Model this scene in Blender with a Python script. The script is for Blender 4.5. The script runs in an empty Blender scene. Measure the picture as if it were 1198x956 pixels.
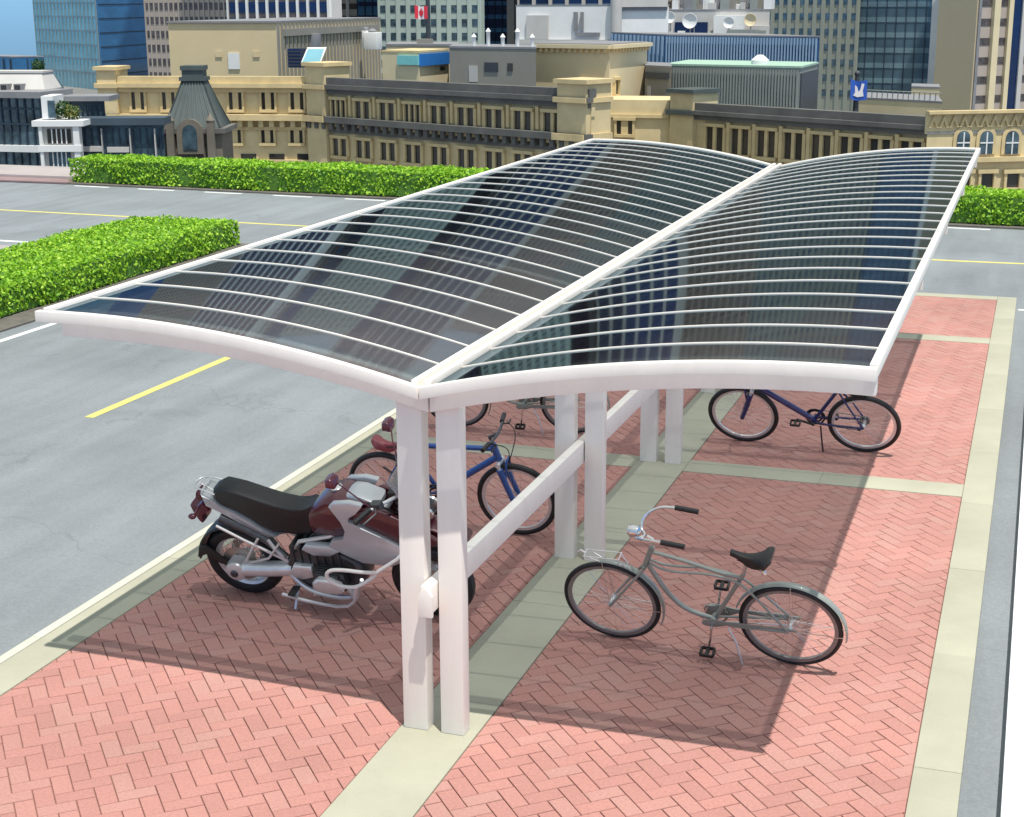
import bpy, bmesh, math, random
import numpy as np
from mathutils import Vector, Matrix
random.seed(7); RNG = np.random.default_rng(11)
PI = math.pi; R = math.radians
scene = bpy.context.scene
COL = scene.collection

# ------------------------------------------------------------------ camera
YAW, PITCH, ROLL, FOC, EYE = 0.329346860, 0.261045925, -0.00541428678, 1791.62225, 4.2
_f = np.array([-math.sin(YAW)*math.cos(PITCH), math.cos(YAW)*math.cos(PITCH), -math.sin(PITCH)])
_r = np.array([math.cos(YAW), math.sin(YAW), 0.0]); _u = np.cross(_r, _f)
_c, _s = math.cos(ROLL), math.sin(ROLL)
CR, CU = _c*_r + _s*_u, -_s*_r + _c*_u
FWD = np.array([-math.sin(YAW), math.cos(YAW), 0.0]); RGT = np.array([math.cos(YAW), math.sin(YAW), 0.0])
CAM = np.array([0.0, 0.0, EYE])
cam = bpy.data.cameras.new('camera'); camo = bpy.data.objects.new('camera', cam); COL.objects.link(camo)
cam.sensor_width = 36; cam.lens = 36*FOC/1198; cam.clip_start = .1; cam.clip_end = 12000
camo.matrix_world = Matrix(((CR[0], CU[0], -_f[0], 0), (CR[1], CU[1], -_f[1], 0), (CR[2], CU[2], -_f[2], EYE), (0, 0, 0, 1)))
scene.camera = camo
def ray(px, py): return CR*(px-599)/FOC - CU*(py-478)/FOC + _f
def pix(px, py, g):
    """survey point: the place at horizontal distance g ahead, seen along a bearing of the photograph"""
    d = ray(px, py); return CAM + d*(g/d.dot(FWD))

# ------------------------------------------------------------------ materials
def nodes(name):
    m = bpy.data.materials.new(name); m.use_nodes = True; nt = m.node_tree
    return m, nt, nt.nodes['Principled BSDF']
def mat(name, col, rough=.6, metal=0, var=.12, scale=3.0, bump=0.0, bscale=None, spec=.5, stretch=None, coat=0):
    m, nt, p = nodes(name)
    p.inputs['Roughness'].default_value = rough; p.inputs['Metallic'].default_value = metal
    p.inputs['Specular IOR Level'].default_value = spec; p.inputs['Coat Weight'].default_value = coat
    tc = nt.nodes.new('ShaderNodeTexCoord'); src = tc.outputs['Object']
    if stretch:
        mp = nt.nodes.new('ShaderNodeMapping'); mp.inputs['Scale'].default_value = stretch
        nt.links.new(src, mp.inputs['Vector']); src = mp.outputs['Vector']
    n = nt.nodes.new('ShaderNodeTexNoise'); n.inputs['Scale'].default_value = scale; n.inputs['Detail'].default_value = 6
    n.inputs['Roughness'].default_value = .62
    nt.links.new(src, n.inputs['Vector'])
    mr = nt.nodes.new('ShaderNodeMapRange'); mr.inputs['From Min'].default_value = .25; mr.inputs['From Max'].default_value = .75
    mr.inputs['To Min'].default_value = 1-var; mr.inputs['To Max'].default_value = 1+var
    nt.links.new(n.outputs['Fac'], mr.inputs['Value'])
    vm = nt.nodes.new('ShaderNodeVectorMath'); vm.operation = 'SCALE'; vm.inputs[0].default_value = col
    nt.links.new(mr.outputs['Result'], vm.inputs['Scale']); nt.links.new(vm.outputs['Vector'], p.inputs['Base Color'])
    if bump:
        b = nt.nodes.new('ShaderNodeBump'); b.inputs['Strength'].default_value = bump; b.inputs['Distance'].default_value = .02
        n2 = nt.nodes.new('ShaderNodeTexNoise'); n2.inputs['Scale'].default_value = bscale or scale*8; n2.inputs['Detail'].default_value = 4
        nt.links.new(src, n2.inputs['Vector']); nt.links.new(n2.outputs['Fac'], b.inputs['Height']); nt.links.new(b.outputs['Normal'], p.inputs['Normal'])
    return m
def island_mat(name, c0, c1, c2, rough=.7, trans=0.0, noise=0.0, nscale=30, bump=0):
    """colour differs from piece to piece (leaf to leaf, brick to brick)"""
    m, nt, p = nodes(name); p.inputs['Roughness'].default_value = rough
    g = nt.nodes.new('ShaderNodeNewGeometry'); cr = nt.nodes.new('ShaderNodeValToRGB')
    cr.color_ramp.elements[0].color = (*c0, 1); cr.color_ramp.elements[1].color = (*c2, 1)
    e = cr.color_ramp.elements.new(.5); e.color = (*c1, 1)
    nt.links.new(g.outputs['Random Per Island'], cr.inputs['Fac']); out = cr.outputs['Color']
    if noise:
        tc = nt.nodes.new('ShaderNodeTexCoord'); n = nt.nodes.new('ShaderNodeTexNoise'); n.inputs['Scale'].default_value = nscale; n.inputs['Detail'].default_value = 8
        nt.links.new(tc.outputs['Object'], n.inputs['Vector'])
        n3 = nt.nodes.new('ShaderNodeTexNoise'); n3.inputs['Scale'].default_value = .8; n3.inputs['Detail'].default_value = 5
        nt.links.new(tc.outputs['Object'], n3.inputs['Vector'])
        ad = nt.nodes.new('ShaderNodeMath'); ad.operation = 'ADD'; nt.links.new(n.outputs['Fac'], ad.inputs[0]); nt.links.new(n3.outputs['Fac'], ad.inputs[1])
        mr = nt.nodes.new('ShaderNodeMapRange'); mr.inputs['From Min'].default_value = .6; mr.inputs['From Max'].default_value = 1.4
        mr.inputs['To Min'].default_value = 1-noise; mr.inputs['To Max'].default_value = 1+noise
        nt.links.new(ad.outputs[0], mr.inputs['Value'])
        vm = nt.nodes.new('ShaderNodeVectorMath'); vm.operation = 'SCALE'; nt.links.new(out, vm.inputs[0]); nt.links.new(mr.outputs['Result'], vm.inputs['Scale'])
        out = vm.outputs['Vector']
        if bump:
            b = nt.nodes.new('ShaderNodeBump'); b.inputs['Strength'].default_value = bump; b.inputs['Distance'].default_value = .006
            nt.links.new(n.outputs['Fac'], b.inputs['Height']); nt.links.new(b.outputs['Normal'], p.inputs['Normal'])
    nt.links.new(out, p.inputs['Base Color'])
    if trans:
        t = nt.nodes.new('ShaderNodeBsdfTranslucent'); nt.links.new(out, t.inputs['Color'])
        mx = nt.nodes.new('ShaderNodeMixShader'); mx.inputs['Fac'].default_value = trans
        o = nt.nodes['Material Output']; nt.links.new(p.outputs[0], mx.inputs[1]); nt.links.new(t.outputs[0], mx.inputs[2]); nt.links.new(mx.outputs[0], o.inputs['Surface'])
    return m
def panel_mat():
    m, nt, p = nodes('smoked polycarbonate'); o = nt.nodes['Material Output']; nt.nodes.remove(p)
    L = nt.links.new; N = nt.nodes.new
    def math_(op, a, b=None):
        n = N('ShaderNodeMath'); n.operation = op
        for i_, v in enumerate((a, b)):
            if v is None: continue
            if isinstance(v, (int, float)): n.inputs[i_].default_value = v
            else: L(v, n.inputs[i_])
        return n.outputs[0]
    d = N('ShaderNodeBsdfDiffuse'); d.inputs['Color'].default_value = (.020, .032, .040, 1)
    t = N('ShaderNodeBsdfTranslucent'); t.inputs['Color'].default_value = (.88, .90, .92, 1)
    tr = N('ShaderNodeBsdfTransparent'); tr.inputs['Color'].default_value = (.46, .50, .52, 1)
    g = N('ShaderNodeBsdfGlossy'); g.inputs['Color'].default_value = (.30, .385, .42, 1)
    geo = N('ShaderNodeNewGeometry'); dt = N('ShaderNodeVectorMath'); dt.operation = 'DOT_PRODUCT'; L(geo.outputs['Incoming'], dt.inputs[0]); L(geo.outputs['Normal'], dt.inputs[1])
    c = math_('ABSOLUTE', dt.outputs['Value']); f1 = math_('ADD', math_('MULTIPLY', math_('POWER', math_('SUBTRACT', 1.0, c), 5.0), .96), .04)
    f2 = math_('MINIMUM', math_('MULTIPLY', f1, 2.4), .96)      # both faces of the sheet reflect
    tc = N('ShaderNodeTexCoord'); nz = N('ShaderNodeTexNoise'); nz.inputs['Scale'].default_value = 2.2; nz.inputs['Detail'].default_value = 8; L(tc.outputs['Object'], nz.inputs['Vector'])
    L(math_('ADD', math_('MULTIPLY', nz.outputs['Fac'], .07), .005), g.inputs['Roughness'])
    m1 = N('ShaderNodeMixShader'); L(math_('SUBTRACT', 1.0, math_('MULTIPLY', nz.outputs['Fac'], .45)), m1.inputs['Fac'])
    m3 = N('ShaderNodeMixShader'); m3.inputs['Fac'].default_value = .42
    m2 = N('ShaderNodeMixShader')
    L(d.outputs[0], m1.inputs[1]); L(t.outputs[0], m1.inputs[2]); L(m1.outputs[0], m3.inputs[1]); L(tr.outputs[0], m3.inputs[2])
    L(f2, m2.inputs['Fac']); L(m3.outputs[0], m2.inputs[1]); L(g.outputs[0], m2.inputs[2]); L(m2.outputs[0], o.inputs['Surface'])
    return m
def asphalt_mat():
    m = mat('worn grey asphalt', (.205, .224, .238), .85, var=.16, scale=.35, bump=.25, bscale=60)
    nt = m.node_tree; p = nt.nodes['Principled BSDF']; old = p.inputs['Base Color'].links[0].from_socket
    tc = nt.nodes.new('ShaderNodeTexCoord'); n = nt.nodes.new('ShaderNodeTexNoise'); n.inputs['Scale'].default_value = 45; n.inputs['Detail'].default_value = 3
    nt.links.new(tc.outputs['Object'], n.inputs['Vector'])
    mp = nt.nodes.new('ShaderNodeMapping'); mp.inputs['Scale'].default_value = (2.2, .25, 1); nt.links.new(tc.outputs['Object'], mp.inputs['Vector'])
    n2 = nt.nodes.new('ShaderNodeTexNoise'); n2.inputs['Scale'].default_value = 1.3; n2.inputs['Detail'].default_value = 7; nt.links.new(mp.outputs[0], n2.inputs['Vector'])
    ad = nt.nodes.new('ShaderNodeMath'); ad.operation = 'ADD'; nt.links.new(n.outputs['Fac'], ad.inputs[0]); nt.links.new(n2.outputs['Fac'], ad.inputs[1])
    mr = nt.nodes.new('ShaderNodeMapRange'); mr.inputs['From Min'].default_value = .6; mr.inputs['From Max'].default_value = 1.4; mr.inputs['To Min'].default_value = .80; mr.inputs['To Max'].default_value = 1.16
    nt.links.new(ad.outputs[0], mr.inputs['Value'])
    nd = nt.nodes.new('ShaderNodeTexNoise'); nd.inputs['Scale'].default_value = 1.1; nd.inputs['Detail'].default_value = 6; nt.links.new(tc.outputs['Object'], nd.inputs['Vector'])
    vs = nt.nodes.new('ShaderNodeVectorMath'); vs.operation = 'SCALE'; vs.inputs['Scale'].default_value = 1.6; nt.links.new(nd.outputs['Color'], vs.inputs[0])
    va = nt.nodes.new('ShaderNodeVectorMath'); va.operation = 'ADD'; nt.links.new(tc.outputs['Object'], va.inputs[0]); nt.links.new(vs.outputs[0], va.inputs[1])
    vo = nt.nodes.new('ShaderNodeTexVoronoi'); vo.feature = 'DISTANCE_TO_EDGE'; vo.inputs['Scale'].default_value = .16; nt.links.new(va.outputs[0], vo.inputs['Vector'])
    ck = nt.nodes.new('ShaderNodeMapRange'); ck.inputs['From Min'].default_value = 0; ck.inputs['From Max'].default_value = .0035; ck.inputs['To Min'].default_value = .84; ck.inputs['To Max'].default_value = 1; nt.links.new(vo.outputs['Distance'], ck.inputs['Value'])
    ns = nt.nodes.new('ShaderNodeTexNoise'); ns.inputs['Scale'].default_value = .55; ns.inputs['Detail'].default_value = 5; nt.links.new(va.outputs[0], ns.inputs['Vector'])
    st = nt.nodes.new('ShaderNodeMapRange'); st.inputs['From Min'].default_value = .60; st.inputs['From Max'].default_value = .72; st.inputs['To Min'].default_value = 1; st.inputs['To Max'].default_value = .86; nt.links.new(ns.outputs['Fac'], st.inputs['Value'])
    k1 = nt.nodes.new('ShaderNodeMath'); k1.operation = 'MULTIPLY'; nt.links.new(ck.outputs[0], k1.inputs[0]); nt.links.new(st.outputs[0], k1.inputs[1])
    k2 = nt.nodes.new('ShaderNodeMath'); k2.operation = 'MULTIPLY'; nt.links.new(k1.outputs[0], k2.inputs[0]); nt.links.new(mr.outputs[0], k2.inputs[1]); mr = k2
    vm = nt.nodes.new('ShaderNodeVectorMath'); vm.operation = 'SCALE'; nt.links.new(old, vm.inputs[0]); nt.links.new(mr.outputs[0], vm.inputs['Scale'])
    nt.links.new(vm.outputs['Vector'], p.inputs['Base Color'])
    return m
def glass_mat(name, col, metal=.55, rough=.12, var=.25, scale=.12):
    return mat(name, col, rough, metal, var=var, scale=scale, stretch=(1, 1, 2.5))

M = {}
M['white'] = mat('white powder coat', (.86, .80, .735), .40, var=.045, scale=2.5, stretch=(3, 3, .5), bump=.03, bscale=40)
M['panel'] = panel_mat()
M['brick'] = island_mat('red clay pavers', (.375, .180, .152), (.415, .196, .165), (.405, .215, .182), .86, noise=.20, nscale=55, bump=.35)
M['joint'] = mat('paver joints', (.25, .12, .10), .95, var=.3, scale=20)
M['conc'] = mat('pale concrete', (.37, .36, .275), .8, var=.10, scale=1.6, bump=.15, bscale=70)
M['kerb'] = mat('light kerb stone', (.50, .49, .41), .8, var=.08, scale=2, bump=.1)
M['asphalt'] = asphalt_mat()
M['tar'] = mat('dark verge soil', (.12, .11, .095), .95, var=.3, scale=6, bump=.4)
M['pave'] = mat('pinkish pavement', (.36, .32, .31), .85, var=.12, scale=1.2)
M['redkerb'] = mat('reddish kerb', (.25, .17, .17), .85, var=.15, scale=1.2)
M['whitepaint'] = mat('white road paint', (.72, .72, .70), .7, var=.16, scale=5)
M['whiteslab'] = mat('white painted concrete', (.86, .86, .86), .7, var=.03, scale=2)
M['yellow'] = mat('yellow road paint', (.62, .55, .16), .7, var=.14, scale=6)
M['leaf'] = island_mat('hedge leaves', (.11, .29, .014), (.28, .55, .025), (.46, .68, .055), .55, trans=.30)
M['hedgecore'] = mat('hedge twigs', (.07, .17, .018), .9, var=.4, scale=12)
M['terrain'] = mat('city ground', (.20, .20, .19), .9, var=.25, scale=.02)
M['black'] = mat('black rubber', (.012, .012, .013), .55, var=.2, scale=20)
M['blackplastic'] = mat('black vinyl', (.014, .013, .013), .42, var=.25, scale=30, bump=.15)
M['chrome'] = mat('chrome', (.72, .72, .72), .16, 1, var=.05)
M['rimdull'] = mat('dull wheel rim', (.26, .24, .23), .5, .4, var=.1)
M['alu'] = mat('brushed aluminium', (.72, .71, .70), .36, .55, var=.06, scale=12)
M['silver'] = mat('silver paint', (.50, .51, .52), .34, .30, var=.05, coat=.4)
M['sage'] = mat('grey green enamel', (.27, .285, .255), .42, .2, var=.05, coat=.4)
M['red'] = mat('dark red paint', (.085, .014, .022), .25, .15, var=.06, coat=.6)
M['blue'] = mat('blue frame paint', (.022, .085, .30), .28, .2, var=.06, coat=.5)
M['navyframe'] = mat('dark blue frame paint', (.016, .024, .115), .28, .2, var=.06, coat=.5)
M['darkred'] = mat('dark red vinyl', (.24, .05, .06), .45, var=.1)
M['engine'] = mat('engine metal', (.10, .10, .105), .4, .7, var=.25, scale=25)
M['lamp'] = mat('dark red lens', (.11, .012, .03), .15, var=.05, coat=.6)
M['screen'] = mat('smoked windscreen', (.75, .68, .66), .08, 0, var=.02); M['screen'].node_tree.nodes['Principled BSDF'].inputs['Transmission Weight'].default_value = .85
M['disc'] = mat('brake disc steel', (.48, .40, .34), .35, .7, var=.12, scale=25)
# city
M['sand'] = mat('yellow sandstone', (.63, .51, .29), .85, var=.16, scale=.5, bump=.2, bscale=3)
M['sandtrim'] = mat('sandstone mouldings', (.60, .47, .25), .85, var=.16, scale=.8)
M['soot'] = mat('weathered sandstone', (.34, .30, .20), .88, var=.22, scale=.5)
M['darkstone'] = mat('blackened stone', (.17, .15, .12), .88, var=.25, scale=.6)
M['leadroof'] = mat('weathered copper and lead roof', (.085, .105, .10), .55, .2, var=.22, scale=.4)
M['cornice'] = mat('dark and shaded cornice', (.125, .122, .112), .8, var=.3, scale=.4)  # near-black: paints shade into mouldings of the sun-averted wings; plain dark on turret
M['pane'] = mat('dark window glass', (.045, .042, .040), .12, 0, var=.4, scale=.3)
M['paneblue'] = mat('blue grey window glass', (.08, .13, .165), .1, .35, var=.85, scale=.9)
M['beige'] = mat('beige render', (.62, .50, .30), .85, var=.06, scale=.3)
M['cream'] = mat('cream stone', (.66, .56, .36), .85, var=.07, scale=.3)
M['greige'] = mat('grey beige render', (.26, .245, .21), .85, var=.10, scale=.3)
M['concgrey'] = mat('ribbed concrete', (.25, .27, .25), .85, var=.10, scale=.4)
M['whitewall'] = mat('white render', (.72, .72, .70), .7, var=.07, scale=.3)
M['palestone'] = mat('pale grey stone', (.50, .48, .45), .8, var=.08, scale=.4)
M['slate'] = mat('grey slate roof', (.22, .22, .23), .7, var=.15, scale=.8)
M['darkslate'] = mat('dark blue roof', (.05, .075, .10), .6, var=.2, scale=.6)
M['tealglass'] = glass_mat('teal curtain glass', (.24, .50, .58), .25)
M['navyglass'] = glass_mat('navy curtain glass', (.05, .18, .37), .25)
M['indigo'] = glass_mat('indigo glass', (.010, .030, .10), .3)
M['slateglass'] = glass_mat('slate blue glass', (.10, .17, .22), .4)
M['slatelight'] = glass_mat('pale blue spandrel glass', (.19, .29, .33), .3)
M['mullion'] = mat('pale mullions', (.24, .33, .36), .5, .3, var=.08, scale=.5)
M['mulliondark'] = mat('dark mullions', (.03, .05, .075), .5, .3, var=.08, scale=.5)
M['brownstone'] = mat('grey brown cladding', (.42, .36, .31), .8, var=.08, scale=.2)
M['bronze'] = mat('bronze window band', (.10, .085, .08), .3, .2, var=.7, scale=.8)
M['palegreen'] = mat('pale green precast', (.42, .50, .45), .8, var=.08, scale=.2)
M['olive'] = mat('grey green precast', (.31, .325, .27), .8, var=.08, scale=.2)
M['tan'] = mat('tan granite', (.50, .42, .28), .75, var=.05, scale=.2)
M['bluefin'] = mat('blue metal siding', (.03, .11, .26), .45, .2, var=.12, scale=.3)
M['bluefinlight'] = mat('light blue metal ribs', (.30, .43, .56), .45, .2, var=.1)
M['bluepaint'] = mat('bright blue paint', (.02, .17, .52), .6, var=.1)
M['aqua'] = mat('aqua paint', (.20, .55, .55), .6, var=.1)
M['mint'] = mat('mint copper roof', (.33, .48, .38), .7, var=.15)
M['flagred'] = mat('red flag cloth', (.60, .025, .05), .8, var=.1)
M['flagwhite'] = mat('white flag cloth', (.75, .72, .72), .8, var=.05)
M['flagblue'] = mat('blue flag cloth', (.02, .09, .42), .8, var=.1)
M['steel'] = mat('dark grey pole paint', (.06, .065, .075), .5, .3, var=.1)
M['bark'] = mat('bark', (.07, .055, .04), .9, var=.3, scale=10)
M['darkleaf'] = island_mat('dark tree leaves', (.015, .05, .010), (.03, .09, .015), (.06, .13, .03), .6, trans=.2)
M['plantleaf'] = island_mat('balcony plant leaves', (.02, .08, .02), (.10, .16, .03), (.30, .24, .05), .6, trans=.2)

# ------------------------------------------------------------------ mesh helpers
class MB:
    def __init__(s): s.b = bmesh.new()
    def hull8(s, P):
        v = [s.b.verts.new(p) for p in P]
        for f in ((0, 3, 2, 1), (4, 5, 6, 7), (0, 1, 5, 4), (1, 2, 6, 5), (2, 3, 7, 6), (3, 0, 4, 7)): s.b.faces.new([v[i] for i in f])
        return s
    def box(s, x0, x1, y0, y1, z0, z1):
        return s.hull8([(x0, y0, z0), (x1, y0, z0), (x1, y1, z0), (x0, y1, z0), (x0, y0, z1), (x1, y0, z1), (x1, y1, z1), (x0, y1, z1)])
    def prism(s, poly, z0, z1, top=None):
        a = [s.b.verts.new((p[0], p[1], z0)) for p in poly]; b = [s.b.verts.new((p[0], p[1], z1)) for p in (top or poly)]
        n = len(a); s.b.faces.new(a[::-1]); s.b.faces.new(b)
        for i in range(n): s.b.faces.new((a[i], a[(i+1) % n], b[(i+1) % n], b[i]))
        return s
    def slabxz(s, poly, y0, y1):                       # outline in x,z given a thickness in y
        a = [s.b.verts.new((p[0], y0, p[1])) for p in poly]; b = [s.b.verts.new((p[0], y1, p[1])) for p in poly]
        n = len(a); s.b.faces.new(a); s.b.faces.new(b[::-1])
        for i in range(n): s.b.faces.new((a[i], b[i], b[(i+1) % n], a[(i+1) % n]))
        return s
    def puff(s, poly, w, yc=0, ins=.16):               # rounded body: outline in x,z, swelling to half width w
        c = (sum(p[0] for p in poly)/len(poly), sum(p[1] for p in poly)/len(poly)); rings = []
        for t, k in ((-1, 1-ins), (-.86, 1-ins*.35), (-.5, 1), (.5, 1), (.86, 1-ins*.35), (1, 1-ins)):
            rings.append([s.b.verts.new((c[0]+(p[0]-c[0])*k, yc+t*w, c[1]+(p[1]-c[1])*k)) for p in poly])
        n = len(poly)
        for a, b in zip(rings, rings[1:]):
            for i in range(n): s.b.faces.new((a[i], b[i], b[(i+1) % n], a[(i+1) % n]))
        s.b.faces.new(rings[0]); s.b.faces.new(rings[-1][::-1]); return s
    def tube(s, pts, r, n=10, closed=False, smooth=0):
        P = [Vector(p) for p in pts]
        for _ in range(smooth):                         # corner cutting
            Q = [] if closed else [P[0]]
            m = len(P)
            for i in range(m if closed else m-1):
                a, b = P[i], P[(i+1) % m]; Q += [a*.75+b*.25, a*.25+b*.75]
            if not closed: Q.append(P[-1])
            P = Q
        m = len(P); rad = r if isinstance(r, (list, tuple)) else None
        rings = []; ref = None
        for i in range(m):
            if closed: t = P[(i+1) % m]-P[i-1]
            else: t = P[min(i+1, m-1)]-P[max(i-1, 0)]
            t.normalize()
            if ref is None:
                ref = t.orthogonal().normalized()
            ref = (ref-t*ref.dot(t)).normalized(); bi = t.cross(ref)
            rr = r if rad is None else rad[0]+(rad[1]-rad[0])*i/(m-1)
            rings.append([s.b.verts.new(P[i]+(ref*math.cos(2*PI*k/n)+bi*math.sin(2*PI*k/n))*rr) for k in range(n)])
        for i in range(m if closed else m-1):
            a, b = rings[i], rings[(i+1) % m]; sh = 0
            if closed and i == m-1:                     # best match of the two ends
                sh = min(range(n), key=lambda q: (a[0].co-b[q].co).length)
            for k in range(n): s.b.faces.new((a[k], a[(k+1) % n], b[(k+1+sh) % n], b[(k+sh) % n]))
        if not closed: s.b.faces.new(rings[0][::-1]); s.b.faces.new(rings[-1])
        return s
    def lathe(s, prof, c=(0, 0, 0), axis='z', n=20):     # prof: list of (radius, height)
        rings = []
        for r, h in prof:
            ring = []
            for k in range(n):
                a = 2*PI*k/n; x, y = r*math.cos(a), r*math.sin(a)
                q = (x, y, h) if axis == 'z' else (x, h, y)
                ring.append(s.b.verts.new((c[0]+q[0], c[1]+q[1], c[2]+q[2])))
            rings.append(ring)
        for a, b in zip(rings, rings[1:]):
            for k in range(n): s.b.faces.new((a[k], a[(k+1) % n], b[(k+1) % n], b[k]))
        s.b.faces.new(rings[0][::-1]); s.b.faces.new(rings[-1]); return s
    def ring(s, c, R_, prof, n=56, a0=0, a1=2*PI):        # wheel-plane ring (x,z) sweeping profile [(dr, y)]
        full = abs(a1-a0-2*PI) < 1e-6; m = n if full else n+1; rings = []
        for i in range(m):
            a = a0+(a1-a0)*i/n
            rings.append([s.b.verts.new((c[0]+(R_+dr)*math.cos(a), c[1]+y, c[2]+(R_+dr)*math.sin(a))) for dr, y in prof])
        k = len(prof)
        for i in range(n):
            a, b = rings[i], rings[(i+1) % m]
            for j in range(k): s.b.faces.new((a[j], a[(j+1) % k], b[(j+1) % k], b[j]))
        if not full: s.b.faces.new(rings[0]); s.b.faces.new(rings[-1][::-1])
        return s
    def ball(s, c, r, sc=(1, 1, 1), n=12):
        g = bmesh.ops.create_uvsphere(s.b, u_segments=n, v_segments=max(6, n//2+2), radius=r)
        for v in g['verts']: v.co = Vector((v.co.x*sc[0]+c[0], v.co.y*sc[1]+c[1], v.co.z*sc[2]+c[2]))
        return s
    def build(s, name, material, parent=None, smooth=35, bevel=0, world=True, bseg=2):
        b = s.b; bmesh.ops.recalc_face_normals(b, faces=b.faces[:])
        if bevel:
            ed = [e for e in b.edges if len(e.link_faces) == 2 and e.calc_face_angle(0) > R(40)]
            bmesh.ops.bevel(b, geom=ed, offset=bevel, segments=bseg, affect='EDGES', profile=.6)
        if parent is not None and world:
            off = Vector(PARENT_OFF.get(parent.name, (0, 0, 0)))
            if off.length: bmesh.ops.translate(b, verts=b.verts[:], vec=-off)
        if smooth:
            for f in b.faces: f.smooth = True
            for e in b.edges:
                if len(e.link_faces) == 2 and e.calc_face_angle(0) > R(smooth): e.smooth = False
        me = bpy.data.meshes.new(name); b.to_mesh(me); b.free(); me.materials.append(M[material] if isinstance(material, str) else material)
        o = bpy.data.objects.new(name, me); COL.objects.link(o)
        if parent is not None: o.parent = parent
        if parent is not None: PARENT_OFF[o.name] = PARENT_OFF.get(parent.name, (0, 0, 0))
        return o
PARENT_OFF = {}
def tag(o, label=None, cat=None, group=None, kind=None):
    for k, v in (('label', label), ('category', cat), ('group', group), ('kind', kind)):
        if v: o[k] = v
    return o
def thing(name, label, cat, loc=(0, 0, 0), rot=(0, 0, 0), group=None):
    o = bpy.data.objects.new(name, None); COL.objects.link(o); o.empty_display_size = .3
    o.location = loc; o.rotation_euler = rot; PARENT_OFF[o.name] = tuple(loc) if rot == (0, 0, 0) else (0, 0, 0)
    return tag(o, label, cat, group)
def struct(name, mb, m, **k):
    return tag(mb.build(name, m, None, **k), kind='structure')
def copy_tree(o, parent=None):
    c = o.copy(); COL.objects.link(c)
    if parent is not None: c.parent = parent
    for ch in list(o.children): copy_tree(ch, c)
    return c
def leaves(name, material, pts, nrm, size, parent, jitter=.7):
    n = len(pts); nrm = nrm+RNG.normal(0, jitter, (n, 3)); nrm /= np.linalg.norm(nrm, axis=1)[:, None]
    t = np.cross(nrm, RNG.normal(0, 1, (n, 3))); t /= np.linalg.norm(t, axis=1)[:, None]; q = np.cross(nrm, t)
    L = (size*RNG.uniform(.6, 1.25, n))[:, None]; W = L*.60
    off = np.array(PARENT_OFF.get(parent.name, (0, 0, 0)) if parent is not None else (0, 0, 0))
    pts = pts-off
    V = np.stack([pts-t*L*.5, pts+q*W*.5+nrm*L*.06, pts+t*L*.5, pts-q*W*.5+nrm*L*.06], 1).reshape(-1, 3)
    me = bpy.data.meshes.new(name); me.vertices.add(4*n); me.vertices.foreach_set('co', V.ravel())
    me.loops.add(4*n); me.loops.foreach_set('vertex_index', np.arange(4*n, dtype=np.int32))
    me.polygons.add(n); me.polygons.foreach_set('loop_start', np.arange(0, 4*n, 4, dtype=np.int32)); me.update(calc_edges=True); me.validate()
    me.materials.append(M[material]); o = bpy.data.objects.new(name, me); COL.objects.link(o)
    if parent is not None: o.parent = parent
    return o

# ------------------------------------------------------------------ world and light
SUN = Vector((.57, -.56, 2.42)).normalized()
el = math.asin(SUN.z); az = math.atan2(SUN.x, SUN.y)
w = bpy.data.worlds.new('World'); scene.world = w; w.use_nodes = True
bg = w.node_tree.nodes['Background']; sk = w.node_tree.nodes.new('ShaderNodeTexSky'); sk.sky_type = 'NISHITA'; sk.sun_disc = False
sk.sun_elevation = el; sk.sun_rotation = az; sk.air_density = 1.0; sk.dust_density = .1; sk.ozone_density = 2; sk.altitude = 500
wn = w.node_tree.nodes; wl = w.node_tree.links.new
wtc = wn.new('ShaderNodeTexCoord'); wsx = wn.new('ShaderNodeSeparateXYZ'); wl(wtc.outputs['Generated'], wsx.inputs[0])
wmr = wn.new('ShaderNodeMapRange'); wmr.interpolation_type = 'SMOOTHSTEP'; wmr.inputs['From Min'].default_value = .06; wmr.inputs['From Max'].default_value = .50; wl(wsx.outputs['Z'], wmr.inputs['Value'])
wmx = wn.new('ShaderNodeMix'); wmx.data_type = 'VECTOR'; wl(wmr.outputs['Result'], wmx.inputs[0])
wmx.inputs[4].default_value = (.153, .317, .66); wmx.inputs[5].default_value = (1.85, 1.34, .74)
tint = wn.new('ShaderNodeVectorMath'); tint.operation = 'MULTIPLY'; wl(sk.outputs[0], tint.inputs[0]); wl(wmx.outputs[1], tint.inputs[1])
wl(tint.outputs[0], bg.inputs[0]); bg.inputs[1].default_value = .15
sl = bpy.data.lights.new('sun', 'SUN'); sl.energy = 3.6; sl.angle = R(.5); sl.color = (1, .96, .90)
so = bpy.data.objects.new('sun', sl); COL.objects.link(so); so.rotation_euler = SUN.to_track_quat('Z', 'Y').to_euler(); so.location = (8, -8, 30)
scene.view_settings.view_transform = 'Standard'; scene.view_settings.look = 'None'; scene.view_settings.gamma = 1
scene.view_settings.exposure = .58; scene.view_settings.use_curve_mapping = False

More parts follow.
